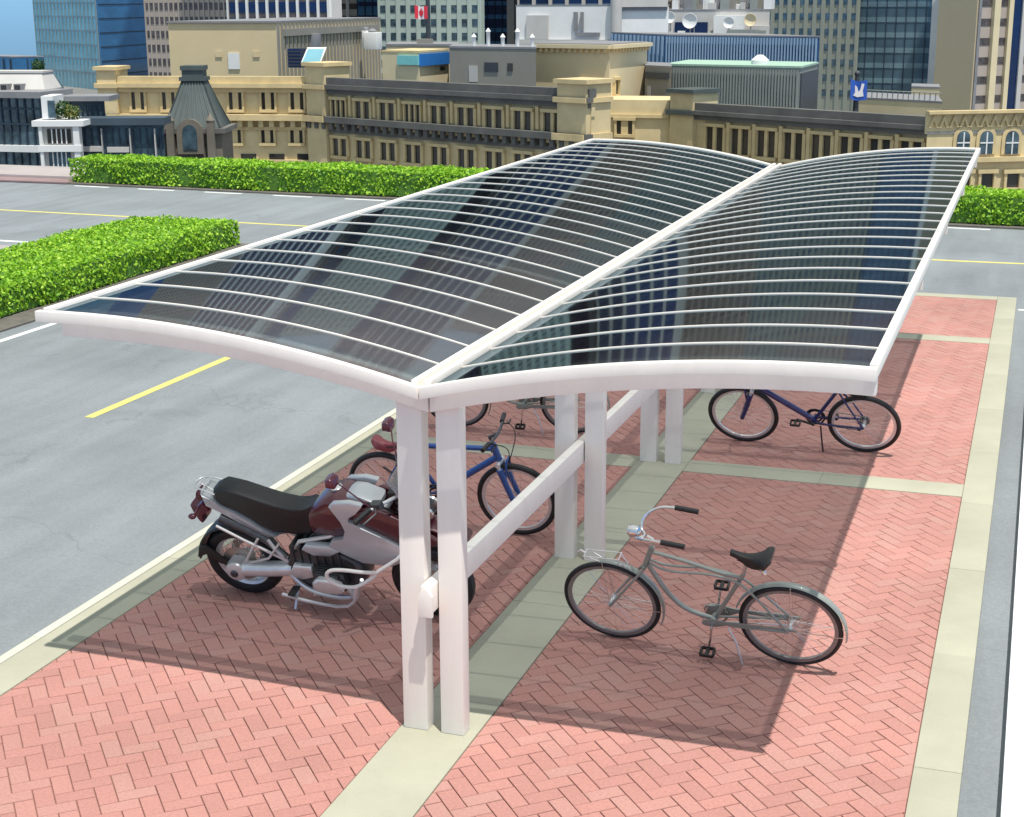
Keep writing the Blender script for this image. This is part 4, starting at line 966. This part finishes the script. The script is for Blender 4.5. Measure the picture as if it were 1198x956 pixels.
m = MB(); fb.pbox(m, 54, 118, 64, 138, -.29, -.24); m.build('window', 'paneblue', t, smooth=0)
# upper storey and glazed link
A3, B3 = W2(64, 113.5, 130), W2(123, 113.5, 130); fu = Face(A3, B3); zu = zat(90, 118, 113.5)
mass(t, A3, B3, deep(A3, B3, 3), zu, 'mulliondark', 'upper_storey')
m = MB(); fu.box(m, -.6, fu.L+.5, zu+.005, zu+.35, -2.5, .6); m.build('roof', 'slate', t, smooth=0)
for k in range(6):
    m = MB(); fu.pbox(m, 86+6*k, 124, 90+6*k, 138, .01, .06); m.build('window', 'paneblue', t, smooth=0)
A4, B4 = W2(95, 111.5, 160), W2(192, 111.5, 160); fl = Face(A4, B4); zl = zat(150, 146, 111.5)
mass(t, A4, B4, deep(A4, B4, 2.5), zl, 'paneblue', 'glazed_link')
m = MB(); fl.box(m, -.2, fl.L+.2, zl+.005, zl+.5, -1.8, .5); m.build('roof', 'darkslate', t, smooth=0)
for px in (121, 154, 183):
    m = MB(); fl.pbox(m, px-2.2, 150, px+2.2, 200, .01, .3); m.build('pillar', 'palestone', t, smooth=0)
m = MB(); fl.pbox(m, 95, 171, 121, 177, .01, .25); fl.pbox(m, 126, 172, 152, 178, .01, .22); m.build('floor_band', 'palestone', t, smooth=0)
m = MB()
for px in range(100, 190, 8): fl.pbox(m, px, 150, px+1.2, 190, .01, .09)
m.build('mullions', 'mulliondark', t, smooth=0)
# balcony plants and roof tree
def bush(name, label, cat, base, h, wdt, n, leafm, size, trunk=0, group=None):
    tt = thing(name, label, cat, tuple(float(q) for q in base), group=group)
    if trunk: MB().tube([base, (base[0]+.05, base[1], base[2]+trunk*.6), (base[0], base[1], base[2]+trunk+h*.4)], (.09, .04), 7).build('trunk', 'bark', tt)
    pts = RNG.normal(0, 1, (n, 3)); pts /= np.linalg.norm(pts, axis=1)[:, None]; nn = pts.copy()
    clump = 1+.28*np.sin(pts[:, 0]*5+1)*np.sin(pts[:, 1]*6)*np.cos(pts[:, 2]*5)
    pts = pts*(RNG.uniform(.35, 1, (n, 1))**.5)*clump[:, None]*np.array([wdt/2, wdt/2, h/2]) + np.array([base[0], base[1], base[2]+trunk+h/2])
    leaves('crown' if trunk else 'foliage', leafm, pts, nn, size, tt); return tt
q = fb.A+fb.e*fb.sz(70, 135)[0]-fb.n*.9; bush('potted_shrub', 'dark green shrub on the apartment balcony', 'shrub', (q[0], q[1], za), 1.35, 1.1, 420, 'darkleaf', .22)
q = fb.A+fb.e*fb.sz(80, 135)[0]-fb.n*.8; bush('potted_shrub', 'yellowish autumn shrub on the apartment balcony', 'shrub', (q[0], q[1], za), 1.05, 1.2, 420, 'plantleaf', .2)
q = pix(46, 100, 118); bush('roof_tree', 'small round green tree on the apartment roof against the glass tower', 'tree', (q[0], q[1], zr+.46), 1.15, 1.0, 420, 'darkleaf', .2, trunk=1.0)
A5 = W2(61, 119, 105); m = MB(); tt = building('turret_roof', 'small dark conical turret roof beside the roof tree', 'turret', A5)
zz = zat(61, 112, 119); MB().lathe([(1.0, ZC), (1.0, zz)], (*A5, 0), 'z', 16).build('wall', 'palestone', tt)
MB().lathe([(1.25, zz+.01), (1.1, zz+.25), (.55, zz+1.1), (.1, zz+1.7)], (*A5, 0), 'z', 16).build('roof', 'darkslate', tt)

# ---- low blocks on and behind the stone range
def block(name, label, cat, pxs, gs, top, wallm, dep=10, sidem=None, py=70, z0=ZC, roof='slate', group=None):
    """two walls in view: pxs[0]..pxs[1] and, if given, pxs[1]..pxs[2]"""
    A, B = W2(pxs[0], gs[0], py), W2(pxs[1], gs[1], py); f = Face(A, B)
    C_ = W2(pxs[2], gs[2], py) if len(pxs) > 2 else deep(A, B, dep)
    t = building(name, label, cat, A, group); zt = zat(pxs[1], top, gs[1]); mass(t, A, B, C_, zt, wallm, z0=z0, roof=roof, rz=.2)
    return t, f, Face(B, C_), zt
t, f, fs_, zt = block('rooftop_block', 'plain beige rooftop block with white door patch behind the stone turret', 'building', (199, 325, 446), (160, 157, 186), 27, 'beige', group='rooftop blocks')
m = MB(); f.pbox(m, 267, 62, 281, 81, .01, .12); m.build('door', 'whitewall', t, smooth=0)
for x in (252, 296): m = MB(); f.pbox(m, x, 60, x+8, 67, .01, .1); m.build('vent', 'beige', t, smooth=0)
m = MB(); fs_.pbox(m, 330, 34, 440, 36, .01, .3); m.build('ledge', 'greige', t, smooth=0)
m = MB()
for k in range(30): fs_.box(m, fs_.L*k/30, fs_.L*k/30+fs_.L/62, ZC, zt-.1, .01, .12)
m.build('cladding', 'greige', t, smooth=0)
for x, y in ((362, 44), (428, 40), (436, 42)):
    q = pix(x, y, 166 if x < 400 else 178); tt = thing('rooftop_unit', {362: 'grey rooftop vent unit on the grey cladding left of the roof hatch', 428: 'slim white rooftop unit beside the cream kiosk', 436: 'larger white rooftop unit beside the cream kiosk'}[x], 'vent unit', tuple(q-np.array([0, 0, 1.5])), group='rooftop units')
    hw_ = {362: .9, 428: .35, 436: .8}[x]; MB().box(q[0]-hw_, q[0]+hw_, q[1]-hw_, q[1]+hw_, q[2]-1.5, q[2]+.4).build('casing', 'slate' if x == 362 else 'whitewall', tt, bevel=.06); MB().lathe([(min(.45, hw_), q[2]+.42), (min(.5, hw_), q[2]+.55), (.2, q[2]+.8)], (q[0], q[1], 0), 'z', 14).build('cowl', 'slate', tt)
# tilted hatch and dark box
gq = 151; a = pix(352, 74, gq); c = pix(381, 74, gq); u_ = zat(360, 56, gq)-a[2]
t = thing('roof_hatch', 'tilted white glazed roof hatch on the corner of the stone building', 'hatch', tuple(a))
e = (c-a); e[2] = 0; nrm_ = np.array([FWD[0], FWD[1], 0])
P = [a, a+e*.78, a+e*.78+nrm_*1.6, a+nrm_*1.6]; T = [a+e*.22+nrm_*1.2+[0, 0, u_], a+e+nrm_*1.2+[0, 0, u_], a+e+nrm_*1.6+[0, 0, u_], a+e*.22+nrm_*1.6+[0, 0, u_]]
MB().hull8([tuple(p) for p in P+T]).build('frame', 'whitewall', t, smooth=0)
MB().hull8([tuple(p+np.array([0, 0, -.02])-nrm_*.03+e*.06) for p in (a+[0, 0, .15], a+e*.70+[0, 0, .15], a+e*.70+nrm_*.05+[0, 0, .1], a+nrm_*.05+[0, 0, .1], a+e*.2+nrm_*1.05+[0, 0, u_*.92], a+e*.85+nrm_*1.05+[0, 0, u_*.92], a+e*.85+nrm_*1.1+[0, 0, u_*.9], a+e*.2+nrm_*1.1+[0, 0, u_*.9])]).build('pane', 'tealglass', t, smooth=0)
q0 = pix(337, 73, 153); q1 = pix(350, 57, 153); t = thing('rooftop_unit', 'dark louvred box left of the tilted roof hatch', 'vent unit', tuple(q0), group='rooftop units')
MB().box(q0[0], q1[0]+.3, q0[1], q0[1]+1.6, q0[2]-.5, q1[2]).build('casing', 'indigo', t, smooth=0); m = MB()
for k in range(5): m.box(q0[0]-.03, q1[0]+.33, q0[1]-.05, q0[1]-.005, q0[2]-.3+k*.32, q0[2]-.2+k*.32)
m.build('louvres', 'steel', t, smooth=0)
# kiosk with blue eaves
t, f, fs_, zt = block('rooftop_kiosk', 'cream rooftop kiosk with aqua and blue painted eaves', 'kiosk', (447, 490, 525), (149, 146.5, 152), 62, 'cream', roof='sandtrim')
m = MB(); f.box(m, f.L*.45, f.L+.05, zt-1.1, zt-.25, .01, .22); m.build('eaves', 'aqua', t, smooth=0)
m = MB(); fs_.box(m, 0, fs_.L, zt-1.2, zt-.1, .01, .25); m.build('eaves', 'bluepaint', t, smooth=0)
m = MB(); fs_.pbox(m, 515, 78, 520, 82, .01, .06); m.build('window', 'pane', t, smooth=0)
t2, f, fs_, zt = block('rooftop_block', 'small tan block with flat roof just above the cream kiosk', 'building', (452, 536), (162, 160), 54, 'tan', 9, group='rooftop blocks')
m = MB(); f.pbox(m, 484, 46, 500, 54, -2, -1); m.build('lift_head', 'greige', t2, smooth=0)
t, f, fs_, zt = block('rooftop_block', 'low grey block with louvre between the kiosk and the cream block', 'building', (526, 627), (146, 141), 58, 'greige', 8, group='rooftop blocks')
for (x0, y0, x1, y1, mm, nm) in ((567, 73, 583, 84, 'steel', 'louvre'), (594, 74, 600, 83, 'pane', 'window'), (549, 77, 559, 96, 'palestone', 'door')):
    m = MB(); f.pbox(m, x0, y0, x1, y1, .01, .08); m.build(nm, mm, t, smooth=0)
m = MB()
for k in range(5): q0 = f.A+f.e*f.L*(.15+.17*k)-f.n*2; MB().lathe([(.18, zt+.2), (.18, zt+.9+.5*(k % 2)), (.26, zt+1.0+.5*(k % 2)), (.05, zt+1.3+.5*(k % 2))], (*q0, 0), 'z', 10).build('flue', 'whitewall', t, smooth=40)
# cream block with dentils
t, f, fs_, zt = block('rooftop_block', 'tall cream block with dentil cornice right of the low grey block', 'building', (625, 713, 757), (152, 147, 155), 54, 'cream', group='rooftop blocks')
m = MB()
for ff in (f, fs_): ff.box(m, -.2, ff.L+.2, zt-.25, zt+.1, 0, .5)
m.build('cornice', 'cream', t, smooth=0); m = MB()
for ff in (f, fs_):
    n = 13
    for k in range(n): ff.box(m, ff.L*(k+.25)/n, ff.L*(k+.7)/n, zt-.6, zt-.26, 0, .35)
m.build('dentils', 'sandtrim', t, smooth=0)
for (x0, x1) in ((681, 686), (692, 697)): stone_window(t, f, x0, 95, x1, 108, 1)
stone_window(t, fs_, 718, 94, 722, 110, 1)
t, f, fs_, zt = block('rooftop_block', 'small grey stair block tucked right of the cream block', 'building', (755, 786), (152, 149), 80, 'greige', 8, group='rooftop blocks')
m = MB(); f.pbox(m, 757, 84, 783, 93, .01, .3); m.build('canopy', 'steel', t, smooth=0); m = MB(); f.pbox(m, 758, 100, 762, 117, .01, .08); m.build('door', 'palestone', t, smooth=0)
# ribbed concrete block
t, f, fs_, zt = block('concrete_block', 'ribbed grey concrete block with pale green roof behind the right roof wing', 'building', (778, 936, 956), (160, 152, 162), 80, 'concgrey', roof='mint', py=90)
m = MB(); n = 46
for k in range(n): f.box(m, f.L*k/n, f.L*(k+.5)/n, ZC, zt-.2, .01, .18)
m.build('ribs', 'concgrey', t, smooth=0); m = MB(); fs_.box(m, .1, fs_.L-.1, ZC, zt-.5, .01, .15); m.build('side_panel', 'steel', t, smooth=0)
m = MB(); q0 = f.A+f.e*f.L*.62-f.n*3; m.lathe([(.9, zt+.2), (.9, zt+.6), (.3, zt+1.1)], (*q0, 0), 'z', 14); m.build('roof_vent', 'whitewall', t); m = MB()
f.pbox(m, 812, 108, 840, 118, .19, .5); m.build('louvre', 'steel', t, smooth=0)
# blue ribbed building
t, f, fs_, zt = block('blue_building', 'long building with blue ribbed metal siding behind the concrete block', 'building', (716, 780, 958), (240, 222, 208), 42, 'bluefin', py=60)
for ff, n in ((f, 14), (fs_, 52)):
    m = MB()
    for k in range(n): ff.box(m, ff.L*k/n, ff.L*(k+.4)/n, ZC, zt-.1, .01, .3)
    m.build('ribs', 'bluefinlight', t, smooth=0)
# white plant building with dishes
t, f, fs_, zt = block('plant_building', 'white rooftop plant building with ladder and louvres above the cream block', 'building', (604, 722, 782), (256, 250, 252), 7, 'whitewall', py=30)
fq = Face(W2(604, 255.5, 30), W2(722, 249.5, 30))
for (x0, y0, x1, y1, mm, nm) in ((617, 18, 642, 46, 'palestone', 'louvre'), (672, 14, 676, 36, 'slate', 'ladder'), (680, 14, 683, 36, 'slate', 'ladder'), (674, 38, 702, 42, 'slate', 'walkway'), (604, 46, 720, 52, 'palestone', 'ledge')):
    m = MB(); f.pbox(m, x0, y0, x1, y1, .02, .5); m.build(nm, mm, t, smooth=0)
m = MB(); fs_.pbox(m, 724, 0, 780, 8, .02, .6); m.build('ledge', 'palestone', t, smooth=0)
m = MB(); fs_.box(m, .1, fs_.L-.3, zt-.7, zt-.1, .02, .3); m.build('coping', 'slate', t, smooth=0)
q0 = f.B+f.n*.6; m = MB().tube([(*q0, ZC), (*q0, zt+3)], .9, 12); m.build('flue', 'palestone', t)
t, f, fs_, zt = block('plant_building', 'jumbled white and grey rooftop plant carrying satellite dishes', 'building', (780, 900), (285, 280), 12, 'palestone', 14, py=30)
for (x0, y0, x1, y1, mm, nm, n0, n1) in ((790, 26, 828, 40, 'indigo', 'louvre', .02, .4), (838, 18, 872, 46, 'whitewall', 'casing', .02, 3), (880, 30, 900, 48, 'palestone', 'casing', .02, 2), (785, 40, 838, 50, 'whitewall', 'casing', .02, 1.5), (856, 34, 890, 50, 'concgrey', 'duct', 3.1, 5)):
    m = MB(); f.pbox(m, x0, y0, x1, y1, n0, n1); m.build(nm, mm, t, smooth=0)
m = MB()
for k, (px, h) in enumerate(((806, -10), (822, -4), (846, -14), (870, -6), (792, -2))):
    s_, z_ = f.sz(px, h); q0 = f.A+f.e*s_-f.n*3; m = MB().tube([(*q0, zt), (*q0, z_)], .22, 6); f.box(m, s_-.8, s_+.8, z_-1.2, z_, -3.2, -2.8); m.build('mast', 'slate', t, smooth=40)
for k in range(16):
    s_ = f.L*(.03+.06*k+random.uniform(-.01, .01)); wd_ = random.uniform(.8, 2.2); zz0 = zt+.2; hh_ = random.uniform(.6, 3.4); m = MB()
    f.box(m, s_, s_+wd_, zz0, zz0+hh_, -random.uniform(4, 6), -random.uniform(.5, 3)); f.box(m, s_+.1, s_+wd_-.1, zz0+hh_+.01, zz0+hh_+.12, -3.5, -3)
    m.build('casing', ('whitewall', 'palestone', 'slate', 'concgrey', 'greige')[k % 5], t, smooth=0)
for k in range(12):
    s_ = f.L*(.04+.08*k); q0 = f.A+f.e*s_+f.n*random.uniform(.3, 2.5); z_ = zt-random.uniform(3.5, 6); m = MB()
    if k % 3: f.box(m, s_, s_+random.uniform(.5, 1.3), z_-1.2, z_+random.uniform(.3, 1.2), .02, random.uniform(.6, 2.4)); m.build('casing', ('palestone', 'whitewall', 'concgrey')[k % 3], t, smooth=0)
    else: m.tube([(*q0, z_-4), (*q0, z_+3)], .09, 6); m.build('antenna', 'slate', t)
for i, (px, py_, rr, lab) in enumerate(((788, 20, 1.0, 'white satellite dish farthest left above the blue ribbed wall'), (811, 24, 1.35, 'largest white satellite dish beside the dark louvre'), (856, 26, 1.0, 'white satellite dish on the middle white casing'), (881, 23, 1.1, 'cream satellite dish farthest right on the rooftop plant'))):
    s_, z_ = f.sz(px, py_); q0 = f.A+f.e*s_+f.n*3.6; tt = thing('satellite_dish', lab, 'satellite dish', (float(q0[0]), float(q0[1]), z_-rr), group='satellite dishes')
    m = MB(); prof = [(.05, 0), (rr*.5, .06), (rr*.85, .2), (rr, .34), (rr*.97, .38), (rr*.8, .24), (rr*.45, .1), (.04, .05)]
    R3 = Matrix(((f.e[0], 0, f.n[0]), (f.e[1], 0, f.n[1]), (0, 1, 0))); m.lathe(prof, (0, 0, 0), 'z', 22)
    for v in m.b.verts: v.co = R3 @ v.co + Vector((q0[0], q0[1], z_))
    m.build('dish', 'cream' if i == 3 else 'whitewall', tt); MB().tube([(*q0, z_), (*(q0-f.n*.5), z_-rr*.5), (*(q0-f.n*.6), z_-rr-1.4)], .13, 8).build('mount', 'slate', tt)
# low roof with railing and beige hut at the right
t, f, fs_, zt = block('rooftop_block', 'low flat roof with railing in front of the glass office tower', 'building', (1000, 1102), (168, 160), 121, 'cream', 10, py=120, group='rooftop blocks')
m = MB()
for k in range(16): q0 = f.A+f.e*f.L*(k+.3)/16.5; m.tube([(*q0, zt+.2), (*q0, zt+1.0)], .06, 5)
q0, q1 = f.A, f.B; m.tube([(*q0, zt+1.0), (*q1, zt+1.0)], .06, 5); m.build('railing', 'concgrey', t)
t, f, fs_, zt = block('rooftop_block', 'little beige hut at the foot of the tan granite tower', 'building', (1066, 1099), (176, 174), 104, 'cream', 6, py=110, group='rooftop blocks')

# ---- flags
def flag(label, px, ytop, ybot, g, fx0, fx1, fy0, fy1, kind):
    base = pix(px, ybot, g); top = pix(px, ytop, g); t = thing('flagpole', label, 'flagpole', tuple(base), group='flagpoles')
    MB().tube([tuple(base), (base[0], base[1], top[2])], (.30, .22), 10).build('pole', 'steel', t); MB().ball((base[0], base[1], top[2]+.15), .3).build('finial', 'steel', t)
    a = pix(fx0, fy0, g-.6); c = pix(fx1, fy1, g-.6); wv = c-a; wd = np.array([wv[0], wv[1]]); L = np.linalg.norm(wd); e = wd/L; H = a[2]-c[2]; n2 = np.array([e[1], -e[0]]); n2 = n2 if n2.dot(a[:2]) < 0 else -n2
    def cloth(name, u0, u1, v0, v1, m_, off, par, shape=None):
        m = MB(); N_ = 14
        def pt(u, v, o): q = a[:2]+e*(u*L)+n2*(.18*math.sin(u*7+v)*u+o); return (q[0], q[1], a[2]-v*H-.10*H*u*math.sin(u*4))
        for sgn in (0, 1):
            pass
        if shape is None:
            g0 = [[m.b.verts.new(pt(u0+(u1-u0)*i/N_, v0+(v1-v0)*j/4, off)) for j in range(5)] for i in range(N_+1)]
            g1 = [[m.b.verts.new(pt(u0+(u1-u0)*i/N_, v0+(v1-v0)*j/4, off-.03)) for j in range(5)] for i in range(N_+1)]
            for G0 in (g0, g1):
                for i in range(N_):
                    for j in range(4): m.b.faces.new((G0[i][j], G0[i+1][j], G0[i+1][j+1], G0[i][j+1]))
        else:
            f0 = [m.b.verts.new(pt(u, v, off)) for u, v in shape]; f1_ = [m.b.verts.new(pt(u, v, off-.02)) for u, v in shape]
            m.b.faces.new(f0); m.b.faces.new(f1_[::-1])
            for i in range(len(f0)): m.b.faces.new((f0[i], f0[(i+1) % len(f0)], f1_[(i+1) % len(f0)], f1_[i]))
        return m.build(name, m_, par, smooth=60)
    if kind == 'leaf':
        o = cloth('flag', 0, 1, 0, 1, 'flagwhite', 0, t); cloth('red_band', 0, .27, 0, 1, 'flagred', .04, o); cloth('red_band', .73, 1, 0, 1, 'flagred', .04, o)
        hs = [(0, -.40), (.07, -.27), (.15, -.31), (.11, -.10), (.21, -.20), (.24, -.13), (.36, -.15), (.31, 0), (.36, .04), (.18, .20), (.20, .28), (.02, .25), (.02, .42)]
        cloth('maple_leaf', 0, 1, 0, 1, 'flagred', .05, o, [(.5+.50*x, .5+y) for x, y in hs]+[(.5-.50*x, .5+y) for x, y in hs[::-1][:-1]])
    else:
        o = cloth('flag', 0, 1, 0, 1, 'flagblue', 0, t)
        cloth('white_emblem', 0, 1, 0, 1, 'flagwhite', .05, o, [(.18, .18), (.34, .12), (.40, .42), (.50, .55), (.58, .30), (.72, .22), (.70, .60), (.82, .78), (.55, .82), (.20, .80), (.26, .5)])
flag('red and white maple leaf flag on a thick dark pole by the pale green tower', 501.5, -6, 56, 172, 500, 485.5, 7, 22, 'leaf')
flag('blue and white flag on a dark pole in front of the glass office tower', 1000.5, 88, 136, 158, 1015, 994, 94, 117, 'blue')

# ---- towers
def T(name, label, pxs, gs, h, wallm, bandm, floor, zoff, bandh, **k):
    A, B, C_ = [W2(p, g, 40) for p, g in zip(pxs, gs)]
    return band_tower(name, label, A, B, C_, h, wallm, bandm, floor, zoff, bandh, **k)
T('glass_tower', 'tall teal glass tower with a dark blue side wall near the left edge', (42, 114, 174), (520, 478, 512), 175, 'tealglass', 'slatelight', 4.2, .5, .7, mull=3.0, mullm='mullion', mw=.3)
tw = [o for o in COL.objects if o.name == 'glass_tower'][0]
fN = Face(W2(114, 478, 40), W2(174, 512, 40)); m = MB(); fN.box(m, .2, fN.L-.2, ZC, 174.6, .02, .7); m.build('side_wall', 'navyglass', tw, smooth=0)
m = MB()
for k in range(int(196/4.2)): fN.box(m, .2, fN.L-.2, ZC+k*4.2, ZC+k*4.2+.35, .71, .8)
m.build('spandrels', 'mulliondark', tw, smooth=0)
T('low_office', 'low navy glass office block under the open sky at far left', (-30, 10, 49), (338, 330, 332), zat(20, 67, 332), 'navyglass', 'slatelight', 3.6, .8, .5, mull=2.4, mullm='mulliondark', mw=.25, cat='office block')
T('banded_tower', 'grey brown tower striped with dark window bands behind the beige block', (171, 300, 330), (436, 420, 470), 130, 'brownstone', 'bronze', 3.72, 1.3, 1.9, mull=1.6, mullm='brownstone', mw=.45, md=.2)
t, fs = T('columned_tower', 'dark tower with thin white columns standing behind the beige block', (268, 386, 398), (380, 372, 390), 150, 'bronze', 'indigo', 3.7, 1, 2.4, mull=2.6, mullm='whitewall', mw=.55, md=.6)
T('slim_tower', 'pale grey tower narrowly seen left of the navy slab', (383, 421, 440), (500, 494, 540), 190, 'palestone', 'bronze', 3.7, 1, 1.7, mull=3.2, mullm='whitewall', mw=1.1, md=.4)
T('navy_slab', 'narrow navy glass slab between the pale grey and pale green towers', (419, 446, 460), (470, 466, 500), 165, 'navyglass', 'indigo', 3.9, 1, 1.2, mull=2.6, mullm='mulliondark', mw=.25)
T('apartment_tower', 'pale green precast tower with punched windows behind the maple leaf flag', (443, 562, 566), (430, 422, 450), 150, 'palegreen', 'paneblue', 3.6, .9, 1.9, mull=2.9, mullm='palegreen', mw=1.25, md=.25)
T('navy_tower', 'dark navy glass tower with pale edges right of the pale green tower', (562, 597, 605), (480, 474, 500), 185, 'indigo', 'navyglass', 3.9, 1, 1.2, mull=2.4, mullm='mulliondark', mw=.25)
tw = [o for o in COL.objects if o.name == 'navy_tower'][0]; fN = Face(W2(562, 480, 40), W2(597, 474, 40)); 
for sa, sb in ((-1.3, .6), (fN.L-.4, fN.L+2.2)): m = MB(); fN.box(m, sa, sb, ZC, 186, -3, 1.2); m.build('edge_pier', 'palestone', tw, smooth=0)
T('striped_tower', 'dark office tower with white uprights above the white plant building', (606, 722, 730), (455, 446, 490), 190, 'indigo', 'slateglass', 3.8, 1, 1.0, mull=4.4, mullm='palestone', mw=1.0, md=.6)
T('grey_tower', 'grey slab tower far behind the rooftop plant with satellite dishes', (722, 842, 880), (520, 510, 545), 185, 'brownstone', 'bronze', 3.7, 1, 1.8, mull=3.0, mullm='brownstone', mw=.9)
T('precast_tower', 'grey green precast office tower with scattered dark windows behind the blue ribbed wall', (838, 1003, 1010), (372, 350, 380), 118, 'olive', 'paneblue', 3.35, .6, 1.5, mull=2.1, mullm='olive', mw=.95, md=.25)
T('office_tower', 'slate blue glass office tower behind the blue and white flag', (1002, 1094, 1110), (352, 345, 380), 142, 'slateglass', 'slatelight', 3.3, .4, 1.1, mull=2.0, mullm='mulliondark', mw=.22, md=.14)
tw = [o for o in COL.objects if o.name == 'office_tower'][0]; fN = Face(W2(1002, 352, 40), W2(1094, 345, 40)); m = MB(); fN.box(m, fN.L-.9, fN.L+.9, ZC, 143, -2, .8); m.build('edge_pier', 'whitewall', tw, smooth=0)
t, fs = T('granite_tower', 'tan granite tower with a blank wall and striped window bays at the right edge', (1096, 1141, 1290), (300, 292, 306), 110, 'tan', 'bronze', 3.5, .8, .01, z0=300)
fN = fs[1]; m = MB(); fN.box(m, .4, fN.L, ZC, 108, .01, .12); m.build('window_wall', 'brownstone', t, smooth=0)
m = MB()
for k in range(36): fN.box(m, .4, fN.L, ZC+k*3.5, ZC+k*3.5+1.3, .121, .2)
m.build('window_rows', 'bronze', t, smooth=0)
s_ = lambda px: fN.sz(px, 60)[0]
for x0, x1, mm, nm, n1 in ((1141, 1144, 'slate', 'joint', .3), (1156, 1163, 'cream', 'pier', 1.0), (1174, 1179, 'cream', 'pier', .8), (1179, 1189, 'indigo', 'glass_bay', .6), (1189, 1194, 'palestone', 'pier', .9), (1215, 1222, 'cream', 'pier', 1.0), (1240, 1250, 'indigo', 'glass_bay', .6)):
    m = MB(); fN.box(m, s_(x0), s_(x1), ZC, 108.5, .21, n1); m.build(nm, mm, t, smooth=0)
T('white_tower', 'pale stone tower continuing beyond the right edge of the view', (1290, 1420, 1440), (330, 322, 350), 120, 'palestone', 'bronze', 3.6, 1, 1.8, mull=3, mullm='palestone', mw=.9)
